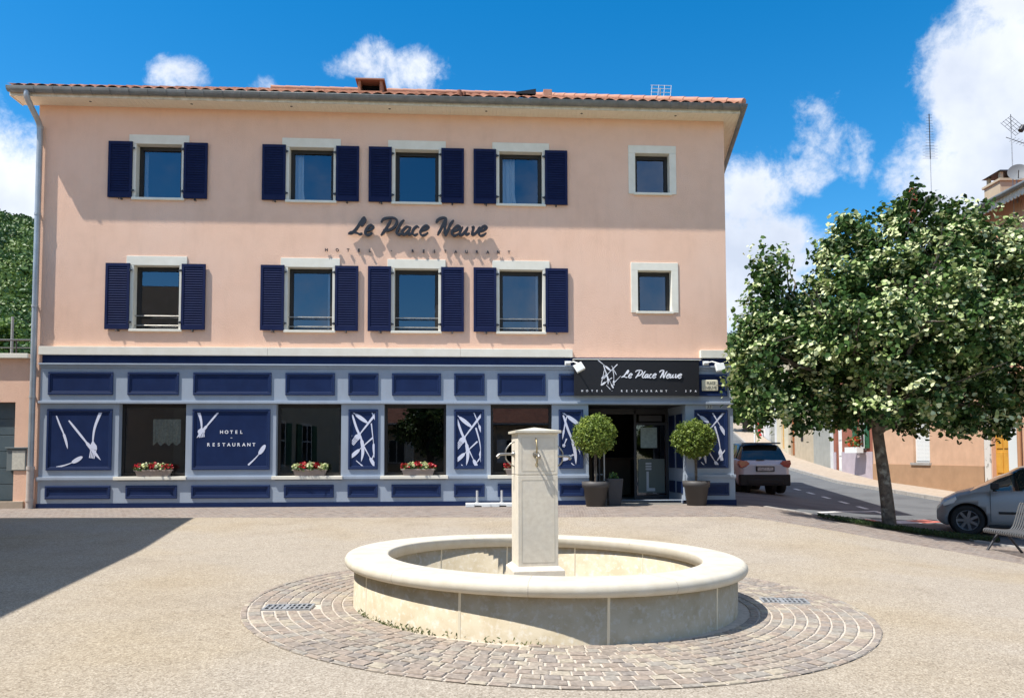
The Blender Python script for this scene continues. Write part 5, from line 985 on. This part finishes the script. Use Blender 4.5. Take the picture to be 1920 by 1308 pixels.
M_pink = render('pink_render', (.66, .42, .30), (.60, .37, .26)); M_brownpl = render('brown_plinth', (.40, .25, .15)); M_terr = render('terracotta_render', (.44, .24, .16)); M_yell = mat('yellow_door', (.62, .33, .05), .5, col2=(.52, .26, .04), nscale=5); M_quoin = mat('flaking_white', (.60, .58, .54), .9, col2=(.30, .28, .25), nscale=7, mix=(.55, .62))
M_redb = render('oxide_render', (.33, .13, .09)); M_lilpl = render('lilac_plinth', (.46, .40, .44)); M_grnsh = mat('green_shutter', (.03, .12, .06), .6); M_conc = render('grey_cement', (.36, .36, .33)); M_beige = render('beige_render', (.50, .42, .31)); M_brdoor = mat('brown_door', (.30, .10, .03), .6); M_crmw = render('cream_render', (.62, .56, .42)); M_white_r = render('white_render', (.62, .62, .62)); M_orange = render('orange_render', (.62, .40, .27))
house('town_house', 'tall salmon corner house with yellow panelled door and scalloped eaves at the right edge', (15.15, 12.5), (15.15, 24.62), 8, .0, 9.5, M_pink, None, .55,
      [('d', 10.95, 11.75, .2, 2.5, M_yell), ('p', 11.78, 12.1, -.2, 9.0, M_quoin, .03, 'quoin'), ('p', 10.42, 10.85, 1.0, 2.75, mat('letterbox_panel', (.62, .66, .66), .6), .06, 'letterbox_panel'), ('p', 9.98, 10.2, -.2, 9.3, M_orange, .03, 'pilaster'), ('w', 10.4, 11.5, 6.1, 7.8, 'blind'), ('p', 9.0, 9.9, 1.2, 2.2, M_quoin, .03, 'notice_board')], scallop=True)
house('town_house', 'pink roughcast house with brown plinth and small white blind behind the linden trunk', (15.15, 24.66), (15.15, 32.25), 8, .1, 8.9, M_orange, (M_brownpl, 1.24), .5,
      [('w', 3.2, 4.35, 1.32, 3.1, 'blind'), ('w', 1.2, 2.2, 5, 6.6, M_grnsh), ('w', 4.9, 5.9, 5, 6.6, M_grnsh)])
house('town_house', 'oxide red house with green shutters and lilac plinth up the street', (15.17, 32.3), (15.5, 37.0), 8, .45, 8.6, M_redb, (M_lilpl, 1.75), .5, [('w', .75, 1.65, 1.9, 3.6, M_grnsh), ('d', 3.6, 4.4, .75, 3.0, M_white2), ('w', 1.2, 2.1, 5.4, 6.9, M_grnsh)])
house('town_house', 'grey cemented house beyond the red one up the street', (15.52, 37.04), (15.9, 40.5), 8, .85, 8.2, M_conc, None, .4, [('w', 1.9, 2.7, 5.0, 6.4, None), ('p', .0, .5, .5, 7.5, M_white_r)])
house('town_house', 'beige house with a brown wooden door up the street', (15.92, 40.54), (16.7, 46.4), 8, 1.1, 8.8, M_beige, None, .4, [('d', 4.3, 5.3, 1.6, 3.8, M_brdoor), ('p', 2.2, 2.7, 2.4, 2.9, M_black), ('w', 1.3, 2.2, 5.4, 6.8, None)])
house('town_house', 'cream house with a yellow door far up the street', (16.72, 46.44), (17.6, 51.0), 8, 1.6, 9.0, M_crmw, None, .4, [('d', 1.6, 2.7, 2.0, 4.3, M_yell), ('w', 1.5, 2.4, 6, 7.4, None)])
house('town_house', 'white house with garage doors farthest up the street', (17.62, 51.04), (19.5, 61), 8, 2.1, 9.5, M_white_r, None, .4, [('d', 1.0, 3.6, 2.2, 4.6, M_conc), ('d', 5.6, 7.8, 2.9, 5.0, M_white2)])
# downpipe, chimney and dish of the corner house: things of the roofline
hs = [o for o in bpy.data.objects if o.name.startswith('town_house') and o.parent is None]
TH, PH = hs[0], hs[1]
mb = MB(); x = 10.3; mb.tube(catmull([(x+1.6, .6, 9.1), (x+1.55, .55, 8.85), (x+.6, .2, 8.3), (x, .1, 8.0), (x, .09, 7.2)], 5)+[Vector((x, .09, z)) for z in (5, 3, .3)], .06, 10); mb.build('downpipe', mat('orange_pipe', (.40, .22, .12), .6), TH)
mb = MB(); x = 11.15; mb.box(x, x+.8, -.95, -.15, 9.3, 10.16); mb.box(x-.05, x+.85, -1.0, -.1, 10.16, 10.24)
for a in (x+.05, x+.65): mb.box(a, a+.1, -.9, -.8, 10.24, 10.48); mb.box(a, a+.1, -.3, -.2, 10.24, 10.48)
c_ = mb.build('chimney', M_beige, TH, bevel=.01); mb = MB(); mb.add([(x-.05, -1.0, 10.48), (x+.85, -1.0, 10.48), (x+.85, -.1, 10.48), (x-.05, -.1, 10.48), (x+.2, -.8, 10.6), (x+.6, -.8, 10.6), (x+.6, -.3, 10.6), (x+.2, -.3, 10.6)], [(0, 3, 2, 1), (4, 5, 6, 7), (0, 1, 5, 4), (1, 2, 6, 5), (2, 3, 7, 6), (3, 0, 4, 7)]); mb.build('chimney_cap', M_darkm, c_)
def dish(par, c, r, d, name='satellite_dish'):
    d = Vector(d).normalized(); mb = MB(); prof = [(0.001, 0), (r*.4, r*.04), (r*.75, r*.14), (r, r*.26)]; q = MB(); q.lathe(prof, n=28); R_ = d.to_track_quat('Z', 'Y').to_matrix().to_4x4(); mb.add([Matrix.Translation(c) @ R_ @ Vector(p) for p in q.v], q.f, 0, True)
    o = mb.build(name, mat('dish_grey', (.17, .18, .19), .6), par, recalc=False); mb = MB(); cc = Vector(c); mb.tube([cc-d*.05, cc+d*r*.3-Vector((0, 0, r*.9)), cc+d*r*.9-Vector((0, 0, .2*r))], .012, 6); mb.build('dish_arm', M_darkm, o); return o
def aerial(name, label, x, y, z0, z1, kind):
    t_ = thing(name, label, 'aerial', (x, y, z0)); h_ = z1-z0; mb = MB(); mb.cyl((0, 0, -.6), (0, 0, h_), .014, n=8); mb.build('mast', M_zinc, t_); mb = MB()
    if kind == 'yagi':
        mb.cyl((.0, 0, h_-1.9), (.0, 0, h_+.05), .02, n=6)
        for k in range(16): mb.cyl((-.12-.006*k, 0, h_-k*.12), (.12+.006*k, 0, h_-k*.12), .0055, n=6)
        for k in range(5): mb.cyl((-.32, 0, h_-1.35-k*.13), (.32, 0, h_-1.35-k*.13), .0055, n=6)
    else:
        for k in range(5): mb.cyl((-.0+k*.1, 0, h_+.2-k*.1+.25), (.05+k*.1, .5, h_+.2-k*.1+.25), .0055, n=6)
        for k in range(5): mb.cyl((0, k*.12, h_+.45), (.45, k*.12, h_+.05), .0055, n=6)
        mb.cyl((0, 0, h_-.1), (0, 0, h_+.5), .01, n=6); mb.cyl((0, .25, h_-.1), (1.0, .25, h_-.45), .01, n=6); mb.cyl((.45, .25, h_+.1), (.55, .25, h_+.25), .08, n=10)
        for k in range(8): mb.cyl((.2+k*.1, .1, h_-.17-k*.035), (.2+k*.1, .4, h_-.17-k*.035), .005, n=6)
    mb.build('aerial_elements', M_darkm, t_); return t_
Y_ = 32.0; q = p3(1742, 216, Y_); aerial('roof_aerial', 'tall mast with a many-element aerial above the linden crown', q.x, Y_, 10.1, q.z, 'yagi')
Y_ = 22.6; q = p3(1896, 245, Y_); aerial('roof_aerial', 'grid aerial on a mast above the satellite dish at the right edge', q.x, Y_, 9.3, q.z, 'grid')
Y_ = 22.5; q = p3(1908, 325, Y_); xx = q.x; t_ = thing('satellite_dish', 'round grey satellite dish by the stone chimney at the right edge', 'satellite dish', (xx, Y_, 9.4), 0, None); dish(t_, (0, 0, q.z-9.4), .27, (-.5, -1, .35), 'dish'); mb = MB(); mb.cyl((0, .05, -.3), (0, .05, q.z-9.4), .02, n=8); mb.build('mount', M_zinc, t_)
Y_ = 31.2; q = p3(1746, 383, Y_); xx = q.x; t_ = thing('satellite_dish', 'white satellite dish peeping over the linden crown under the tall mast', 'satellite dish', (xx, Y_, 9.9)); dish(t_, (0, 0, q.z-9.9), .38, (-.5, -1, .35), 'dish'); mb = MB(); mb.cyl((0, .05, -.5), (0, .05, q.z-9.9), .02, n=8); mb.build('mount', M_zinc, t_)
mb = MB(); Y_ = 31.6; lx = Y_-24.66; q = p3(1711, 354, Y_); ly = -(q.x-15.15); zt = q.z-.1; mb.cyl((lx, ly, 8.5), (lx, ly, zt-.5), .16, .16, 12); mb.cyl((lx, ly, zt-.5), (lx, ly, zt), .22, .15, 12); mb.build('chimney', mat('red_clay_pot', (.35, .08, .05), .7), PH)
# window box on the red house
t_ = thing('flower_trough', 'pale window box with red geraniums on the oxide red house up the street', 'flower box', (15.12, 33.4, 1.9), pi/2); mb = MB(); mb.box(-.55, .65, .1, .38, -.2, .05); mb.build('trough', M_white2, t_); n = 160; P = np.stack([(RNG.random(n)*1.1-.55), .22+RNG.normal(size=n)*.08, .08+RNG.random(n)*.4], 1); leafmesh('red_flowers', P[:60], RNG.normal(size=(60, 3)), .14, leafmat('geranium_petal', [(0, (.4, .05, .02)), (1, (.6, .1, .03))]), t_); leafmesh('leaves', P[60:], RNG.normal(size=(100, 3)), .14, M_street, t_)

# street things far up the hill
def onland(x, y): return (x, y, gz(x, y)+.1)
t_ = thing('fire_hydrant', 'small red hydrant on the pavement far up the street', 'hydrant', onland((1424-960)/1439*58, 58)); mb = MB(); mb.lathe([(0, 0), (.17, 0), (.17, .12), (.11, .15), (.11, .75), (.15, .78), (.15, .95), (.07, 1.05), (0, 1.06)], n=16); mb.cyl((-.2, 0, .6), (.2, 0, .6), .06, n=10); mb.build('body', mat('hydrant_red', (.55, .04, .04), .5), t_)
t_ = thing('lamp_post', 'thin pale post at the kerb behind the silver car', 'post', onland((1415-960)/1439*44, 44)); mb = MB(); mb.cyl((0, 0, -.2), (0, 0, 2.6), .05, .045, n=10); mb.cyl((0, 0, -.1), (0, 0, .3), .08, n=10); mb.build('post', M_white2, t_)

# houses that stand round the square behind and beside the photographer (their shadow and their reflections show)
p0, p1 = (-9.13, 13.06), (-7.34, 4.82)
d_ = Vector((p1[0]-p0[0], p1[1]-p0[1])).normalized(); far_ = (p0[0]+d_.x*22, p0[1]+d_.y*22)
t_ = thing('corner_house', 'house at the left side of the square whose shadow lies on the gravel', 'house', (p0[0], p0[1], .3)); mb = MB(); L_ = (-16, 0)
A_ = [(0, 0), (far_[0]-p0[0], far_[1]-p0[1]), (far_[0]-p0[0]-14, far_[1]-p0[1]), (-14, .0)]; zt = 6.23
mb.add([(x, y, -.6) for x, y in A_]+[(x, y, zt) for x, y in A_], [(0, 3, 2, 1), (4, 5, 6, 7), (0, 1, 5, 4), (1, 2, 6, 5), (2, 3, 7, 6), (3, 0, 4, 7)]); mb.build('wall', M_crmw, t_)
nr_ = Vector((-d_.y, d_.x, 0)); dv = Vector((d_.x, d_.y, 0))
def side_box(mb, s0, s1, o0, o1, z0, z1):
    c = [dv*s+nr_*o for s, o in ((s0, o0), (s1, o0), (s1, o1), (s0, o1))]; mb.add([(p.x, p.y, z0) for p in c]+[(p.x, p.y, z1) for p in c], [(0, 3, 2, 1), (4, 5, 6, 7), (0, 1, 5, 4), (1, 2, 6, 5), (2, 3, 7, 6), (3, 0, 4, 7)])
for zz in (1.0, 3.9):
    for s0 in (1.3, 4.2, 7.1, 10.0):
        mb = MB(); side_box(mb, s0-.12, s0+1.12, -.02, .03, zz-.1, zz+1.7); w = mb.build('window', M_cream, t_); mb = MB(); side_box(mb, s0, s0+1, .01, .036, zz, zz+1.58); mb.build('pane', M_dglass, w); mb = MB(); side_box(mb, s0+.47, s0+.53, .02, .05, zz, zz+1.58); side_box(mb, s0, s0+1, .02, .05, zz+.9, zz+.95); mb.build('frame', M_white2, w)
        for a in (s0-.65, s0+1.13): mb = MB(); side_box(mb, a, a+.52, .02, .06, zz-.02, zz+1.62); mb.build('shutter', M_grnsh, w)
mb = MB(); side_box(mb, .0, 22, -.02, .035, -.5, .45); mb.build('plinth', M_conc, t_)
mb = MB(); cx_, cy_ = sum(p[0] for p in A_)/4, sum(p[1] for p in A_)/4; mb.add([(x, y, zt+.01) for x, y in A_]+[(cx_, cy_-5, zt+.5), (cx_, cy_+5, zt+.5)], [(0, 1, 4, 5), (1, 2, 4), (2, 3, 5, 4), (3, 0, 5)]); mb.build('roof', M_tile, t_)
house('low_house', 'low beige house with a tiled roof behind the photographer', (-9, -10.5), (10, -9.5), 7, .1, 3.6, M_beige, None, .4, [('w', 2, 3, 1.2, 2.6, M_white2), ('w', 5, 6, 1.2, 2.6, M_white2), ('d', 8.5, 9.6, .2, 2.5, M_white2), ('w', 12, 13, 1.2, 2.6, M_white2)])
tree(-1.6, -6.0, .1, 5.8, 2.3, 'leafy tree behind the photographer, mirrored in a shop window', M_wood, 9500, .17, seed=5)

# ------------------------------------------------------------------ hills and trees behind
M_hill = mat('hill_grass', (.13, .14, .05), .95, col2=(.24, .22, .10), nscale=.08, mix=(.4, .6)); M_hillf = mat('hill_wood_floor', (.03, .055, .02), .95, col2=(.05, .08, .03), nscale=.2)
def hz(x, y):
    q = x/max(y, 1); e = .259-.010*sm((q+.65)/.1)-.112*sm((q+.55)/.8); rr_ = math.hypot(x, y)
    top_ = 160; s_ = sm((rr_-34)/(top_-34)); e *= 1+.03*sin(q*23)+.015*sin(q*61+1); return -1+(e*rr_*1.0+1)*s_**.85+.6*sin(x*.11)*sin(y*.09)*s_
mb = MB(); qs = [-1.6+.05*i for i in range(65)]; rs = [34+6.5*i for i in range(24)]; vs = []
for r_ in rs:
    for q in qs: n_ = r_/sqrt(1+q*q); vs.append((q*n_, n_, hz(q*n_, n_)))
m_ = len(qs); mb.add(vs, [(j*m_+i, j*m_+i+1, (j+1)*m_+i+1, (j+1)*m_+i) for j in range(len(rs)-1) for i in range(m_-1)], 0, True); mb.build('hills', M_hill, recalc=False, kind='structure')
# woodland on the hill, one mass
PP = []; DD = []; TT = []; random.seed(21)
def wood_mass(q0, q1, r0, r1, n, size, gap=None):
    for k in range(n):
        q = random.uniform(q0, q1); r_ = r0+(r1-r0)*random.random()**.8; y = r_/sqrt(1+q*q); x = q*y
        if gap and gap(q, r_): continue
        R_ = size*random.uniform(.7, 1.35); D = RNG.normal(size=(260, 3)); D /= np.linalg.norm(D, axis=1)[:, None]; D[:, 2] = np.abs(D[:, 2])*.9-.15
        PP.append(np.array([x, y, hz(x, y)+R_*.9])+D*R_*(.85+.3*RNG.random((260, 1)))*np.array([1, 1, 1.15])); DD.append(D); TT.append(np.clip(random.random()*.75+RNG.random(260)*.3, 0, 1))
wood_mass(-.80, -.42, 62, 158, 1050, 1.8, gap=lambda q, r_: r_ < 72 and q > -.635)
wood_mass(.22, .40, 90, 160, 260, 2.0)
Q = np.concatenate(PP); leafmesh('hillside_wood', Q, np.concatenate(DD)+RNG.normal(size=Q.shape)*.5, .44, M_wood, attr=np.concatenate(TT), kind='stuff', label='dense green wood covering the hillside')
def polar(px, Y): return ((px-960)/1439*Y, Y)
for i, (px, Y, h_, r_, lab, m_) in enumerate([(6, 44, 7.6, 1.6, 'dark narrow tree beside a pole left of the downpipe', M_wood), (38, 52, 7.0, 2.0, 'bushy lighter tree on the hill behind the annexe railing', M_street), (-8, 58, 9, 2.6, 'mid green tree at the very left edge above the annexe', M_street), (60, 60, 6.0, 1.8, 'small round tree close to the downpipe above dry grass', M_wood)]):
    x, y = polar(px, Y); tree(x, y, hz(x, y)-.3, h_, r_, lab, m_, 3200, .3, group='trees on the hill behind the annexe', seed=30+i)
x, y = polar(17, 30); t_ = thing('pole', 'thin grey pole behind the annexe railing', 'pole', (x, y, 0)); mb = MB(); mb.cyl((0, 0, 0), (0, 0, 1.6+(850-585)/1439*30), .06, .05, n=8); mb.build('post', M_conc, t_)
for i, (px, Y, h_, r_, lab) in enumerate([(1398, 62, 9.0, 3.0, 'leafy green tree behind the hotel corner up the street'), (1436, 74, 10.5, 3.4, 'large green tree closing the view up the street'), (1478, 70, 9.5, 3.2, 'green tree behind the linden over the street houses'), (1372, 72, 9.0, 3.0, 'green tree close to the hotel corner, partly behind the cornice')]):
    x, y = polar(px, Y); tree(x, y, gz(x, y)-.2 if px > 1380 else 3.2, h_, r_, lab, M_street, 3600, .3, group='trees at the top of the street', base=.02, seed=50+i)

# ------------------------------------------------------------------ cars
def paint(name, c): return mat(name, c, .42, spec=.4, metal=.15, coat=.25)
M_tyre = mat('tyre', (.02, .02, .021), .85); M_alloy = mat('alloy', (.16, .16, .17), .4, metal=.7); M_carglass = mat('car_glass', (.015, .02, .02), .05, spec=.9); M_plast = mat('black_plastic', (.018, .018, .02), .6); M_tail = mat('tail_lamp', (.30, .01, .012), .15, spec=.7, coat=.5); M_lampc = mat('clear_lamp', (.5, .52, .55), .12, spec=.8)
def interp(T, x):
    for (a, b), (c, d) in zip(T, T[1:]):
        if a <= x <= c: t = (x-a)/(c-a) if c > a else 0; t = t*t*(3-2*t)*.5+t*.5; return b+(d-b)*t
    return T[0][1] if x < T[0][0] else T[-1][1]
def car(name, label, cat, loc, rotz, P, group=None):
    """x forward, y left, z up; body lofted through stations, glasshouse on top, arches cut"""
    t_ = thing(name, label, cat, loc, rotz, group); L0, L1 = P['x']; xs_ = sorted(set([L0+(L1-L0)*i/54 for i in range(55)])); half = []
    mb = MB(); rings = []
    for x in xs_:
        w = interp(P['w'], x); zb = interp(P['zb'], x); zs = interp(P['belt'], x); zt = interp(P['top'], x); h = zs-zb
        hp = [(0, zb), (w*.80, zb), (w*.93, zb+h*.06), (w*.985, zb+h*.22), (w*1.0, zb+h*.42), (w*.995, zb+h*.62), (w*.975, zb+h*.80), (w*.95, zs-h*.06), (w*.90, zs), (w*.72, zs+(zt-zs)*.75), (w*.4, zt-.004), (0, zt+.008)]
        rings.append([(x, y, z) for y, z in hp]+[(x, -y, z) for y, z in hp[-2:0:-1]])
    n = len(rings[0]); vs = [p for r in rings for p in r]; mb.add(vs, [(i*n+k, i*n+(k+1) % n, (i+1)*n+(k+1) % n, (i+1)*n+k) for i in range(len(rings)-1) for k in range(n)], 0, True)
    mb.add(rings[0], [tuple(range(n))]); mb.add(rings[-1], [tuple(range(n))[::-1]])
    body = mb.build('body', P['paint'], t_); b = bmesh.new(); b.from_mesh(body.data); bmesh.ops.remove_doubles(b, verts=b.verts, dist=1e-5); bmesh.ops.recalc_face_normals(b, faces=b.faces); b.to_mesh(body.data); b.free()
    wr = P['wr']; cut = MB()
    for wx in P['wheels']:
        for s in (-1, 1): cut.cyl((wx, s*.50, wr), (wx, s*1.2, wr), wr+.055, n=40)
    co = cut.build('cutter', M_plast); md = body.modifiers.new('arch', 'BOOLEAN'); md.operation = 'DIFFERENCE'; md.object = co; md.solver = 'EXACT'; co.parent = t_
    dg = bpy.context.evaluated_depsgraph_get(); dg.update(); me = bpy.data.meshes.new_from_object(body.evaluated_get(dg)); body.modifiers.clear(); body.data = me; bpy.data.objects.remove(co)
    me.materials.clear(); me.materials.append(P['paint'])
    # glasshouse
    gx = [P['gh'][0]+(P['gh'][1]-P['gh'][0])*i/30 for i in range(31)]; mbg = MB(); mbr = MB(); G = []
    for x in gx:
        w = interp(P['w'], x)*.90; zs = interp(P['belt'], x)-.01; zr = interp(P['roof'], x); k = max(0, min(1, (zr-zs)/.45)); wt = w-.20*k; ze = zs+(zr-zs)*.90
        G.append([(x, w, zs), (x, wt+.015, ze), (x, wt*.86, zr-.012*k), (x, wt*.45, zr), (x, 0, zr+.004), (x, -wt*.45, zr), (x, -wt*.86, zr-.012*k), (x, -wt-.015, ze), (x, -w, zs)])
    def isglass(i, k):
        x = (gx[i]+gx[i+1])/2
        if k in (0, 7): return any(a <= x <= b for a, b in P['side'])
        return x > P['ws'] or x < P['rs']
    for i in range(30):
        for k in range(8):
            q = [G[i][k], G[i+1][k], G[i+1][k+1], G[i][k+1]]; (mbg if isglass(i, k) else mbr).add(q, [(0, 1, 2, 3)], 0, True)
    g1 = mbr.build('roof', P.get('roofpaint', P['paint']), t_); g2 = mbg.build('windows', M_carglass, t_)
    for o in (g1, g2):
        b = bmesh.new(); b.from_mesh(o.data); bmesh.ops.remove_doubles(b, verts=b.verts, dist=1e-4); b.to_mesh(o.data); b.free()
    for i_, wx in enumerate(P['wheels']):
        for s in (-1, 1):
            yo = s*(interp(P['w'], wx)-.03); W_ = MB(); prof = [(wr*.68, -.10), (wr*.95, -.105), (wr, -.075), (wr, .075), (wr*.95, .105), (wr*.68, .10)]; q = MB(); q.lathe(prof, n=36, close=True); R_ = Matrix.Translation((wx, yo-s*.10, wr)) @ Matrix.Rotation(radians(-90*s), 4, 'X')
            W_.add([R_ @ Vector(p) for p in q.v], q.f, 0, True); wo = W_.build('wheel', M_tyre, t_)
            W_ = MB(); q = MB(); q.lathe([(wr*.69, .0), (wr*.69, .098), (wr*.63, .098), (wr*.6, .03), (0, .02)], n=36); W_.add([R_ @ Vector(p) for p in q.v], q.f, 0, True)
            for k in range(7):
                a = 2*pi*k/7; ca, sa = cos(a), sin(a); q = MB(); q.box(wr*.12, wr*.64, -.028, .028, .05, .088); W_.add([R_ @ Vector((x*ca-y*sa, x*sa+y*ca, z)) for x, y, z in q.v], q.f)
            q = MB(); q.cyl((0, 0, .03), (0, 0, .1), wr*.17, wr*.14, 18); W_.add([R_ @ Vector(p) for p in q.v], q.f); W_.build('rim', M_alloy, wo)
            W_ = MB(); W_.cyl((wx, s*.35, wr), (wx, s*(.52), wr), wr+.05, n=30); W_.build('arch_liner', M_plast, t_)
    return t_
# grey hatchback parked at the right edge, nose to the left
h0 = radians(180-30); wc = Vector((9.69, 16.42, 0)); Pg = dict(x=(-2.02, 1.86), wr=.315, wheels=(1.28, -1.25), paint=paint('grey_metallic', (.27, .275, .285)),
    w=[(-2.02, .70), (-1.8, .80), (-1.2, .86), (1.2, .865), (1.5, .82), (1.7, .72), (1.81, .56), (1.86, .42)], zb=[(-2.02, .35), (-1.7, .2), (1.5, .18), (1.75, .2), (1.86, .30)],
    belt=[(-2.02, .95), (-1.6, 1.02), (-.5, .98), (.6, .94), (1.0, .92), (1.4, .85), (1.7, .70), (1.86, .50)], top=[(-2.02, .97), (-1.6, 1.04), (-.5, 1.0), (.75, 1.02), (1.1, .99), (1.4, .91), (1.7, .76), (1.86, .54)],
    gh=(-1.85, 1.22), roof=[(-1.85, 1.0), (-1.45, 1.36), (-.9, 1.46), (0, 1.49), (.25, 1.45), (.6, 1.27), (1.0, 1.05), (1.22, .94)], side=[(-1.25, -.42), (-.34, .78)], ws=.24, rs=-1.4)
off = Vector((cos(h0)*1.28-sin(h0)*(.86-.1), sin(h0)*1.28+cos(h0)*(.86-.1), 0)); base = wc-off; base.z = gz(9.69, 16.42)+.0
cg = car('parked_car', 'grey hatchback parked nose left behind the metal bench at the right edge', 'car', base, h0, Pg)
for s in (1, -1):
    mb = MB(); mb.tube(catmull([(.82, s*.84, 1.02), (.80, s*.93, 1.05), (.78, s*1.0, 1.07)], 3), .03, 8); q = MB(); mb.box(.70, .86, s*.93-.0 if s > 0 else s*1.08, s*1.08 if s > 0 else s*.93, .98, 1.12); mb.build('wing_mirror', M_plast, cg, bevel=.03)
    mb = MB(); mb.box(-1.0, .72, s*.845 if s > 0 else s*.885, s*.885 if s > 0 else s*.845, .47, .52); mb.build('door_moulding', M_plast, cg, bevel=.01)
    for x in (.86, -.38): mb = MB(); mb.box(x-.004, x+.004, s*.83 if s > 0 else s*.868, s*.868 if s > 0 else s*.83, .30, .95); mb.build('door_gap', M_plast, cg)
    mb = MB(); mb.box(-.28, -.10, s*.845 if s > 0 else s*.885, s*.885 if s > 0 else s*.845, .78, .82); mb.build('door_handle', Pg['paint'], cg, bevel=.01)
    mb = MB(); mb.prism([(1.42, .70), (1.72, .60), (1.75, .68), (1.50, .82)], s*.58, s*.79); o = mb.build('headlight', M_lampc, cg, bevel=.02)
mb = MB(); mb.box(-.95, .9, -.855, .855, .17, .24); mb.build('sill', M_plast, cg, bevel=.02)
# silver crossover seen from behind
Pc = dict(x=(-2.06, 2.06), wr=.335, wheels=(1.3, -1.28), paint=paint('silver_beige_metallic', (.48, .51, .58)), roofpaint=paint('dark_blue_roof', (.05, .06, .08)),
    w=[(-2.06, .70), (-1.97, .82), (-1.75, .875), (-1.2, .89), (1.2, .88), (1.8, .76), (2.06, .5)], zb=[(-2.06, .42), (-1.8, .26), (1.7, .22), (2.06, .32)],
    belt=[(-2.06, .86), (-1.95, 1.02), (-1.5, 1.08), (.6, 1.0), (1.5, .93), (2.06, .62)], top=[(-2.06, .88), (-1.95, 1.04), (-1.5, 1.10), (.7, 1.06), (1.5, .98), (2.06, .66)],
    gh=(-1.93, 1.15), roof=[(-1.93, 1.02), (-1.75, 1.38), (-1.55, 1.52), (-.6, 1.57), (.1, 1.55), (.6, 1.32), (1.15, 1.0)], side=[(-1.35, -.45), (-.36, .75)], ws=.2, rs=-1.6)
cz = gz(8.3, 25.4)
cc = car('parked_car', 'silver crossover with dark roof parked rear-on beside the hotel', 'car', (8.3, 27.3, cz), radians(90), Pc)
cc.scale = (1, 1, 1.09)
mb = MB(); mb.box(-1.86, -1.52, -.60, .60, 1.52, 1.565); mb.build('roof_spoiler', Pc['roofpaint'], cc, bevel=.015)
mb = MB(); mb.box(-2.085, -1.86, -.83, .83, .26, .60); mb.box(-2.10, -2.0, -.60, .60, .30, .46); mb.build('rear_bumper', M_plast, cc, bevel=.03)
for s in (-1, 1):
    mb = MB(); mb.prism([(s*.50, .93), (s*.60, 1.01), (s*.83, 1.03), (s*.86, .92), (s*.80, .80), (s*.62, .83)], 2.075, 1.86); mb.v = [(-y, x, z) for x, y, z in mb.v]; mb.build('tail_light', M_tail, cc, bevel=.01)
mb = MB(); mb.box(-2.11, -2.04, -.30, .30, .69, .84); mb.build('plate_recess', M_plast, cc, bevel=.01)
mb = MB(); mb.box(-2.118, -2.109, -.26, .26, .71, .82); o = mb.build('number_plate', mat('number_plate', (.62, .62, .6), .6, col2=(.2, .2, .22), nscale=30), cc)
mb = MB(); mb.box(-2.12, -2.05, -.28, .28, .855, .875); mb.build('chrome_strip', M_alu, cc, bevel=.004)
mb = MB(); mb.cyl((-1.3, 0, 1.56), (-1.55, 0, 1.78), .006, n=6); mb.build('antenna', M_plast, cc)
mb = MB(); mb.box(-1.99, -1.9, -.012, .25, 1.03, 1.05); mb.build('rear_wiper', M_plast, cc)
# ------------------------------------------------------------------ bench: bent steel strips along its length
bz = gz(8.8, 13.5); bt = thing('bench', 'dark steel slatted bench at the right edge of the square', 'bench', (8.55, 13.95, bz), radians(-90))  # local x runs towards the camera, y to the right
mb = MB(); n = 30; prof = catmull([(0, -.03, .36), (0, -.045, .40), (0, .0, .435), (0, .2, .415), (0, .40, .405), (0, .47, .44), (0, .52, .55), (0, .62, .86), (0, .66, .88)], 4)
for k in range(n):
    x = .02+k*.062; vs = []
    for i, p in enumerate(prof):
        d = (prof[min(i+1, len(prof)-1)]-prof[max(i-1, 0)]).normalized(); nn = Vector((0, -d.z, d.y))*.004
        for q in (p+nn, p-nn):
            vs += [(x-.016, q.y, q.z), (x+.016, q.y, q.z)]
    m_ = len(prof); mb.add(vs, [f for i in range(m_-1) for f in ((4*i, 4*i+1, 4*i+5, 4*i+4), (4*i+2, 4*i+6, 4*i+7, 4*i+3), (4*i, 4*i+4, 4*i+6, 4*i+2), (4*i+1, 4*i+3, 4*i+7, 4*i+5))])
mb.build('slats', mat('bench_steel', (.20, .205, .21), .45, metal=.5), bt)
mb = MB()
for x in (.0, .93, 1.86): mb.tube([(x, -.02, .37), (x, .2, .39), (x, .42, .385)], .018, 8)
mb.tube([(0, -.03, .385), (1.86, -.03, .385)], .012, 8); mb.tube([(0, .65, .87), (1.86, .65, .87)], .014, 8); mb.build('seat_rail', M_darkm, bt)
for x in (.14, 1.7):
    for (y0, y1) in ((.16, -.10), (.26, .56)): mb = MB(); mb.box(-.02, .02, -.03, .03, 0, 1); a, b = Vector((x, y0, .39)), Vector((x, y1, .0)); q = MB(); q.tube([a, b], .022, 6); q.build('leg', M_darkm, bt)
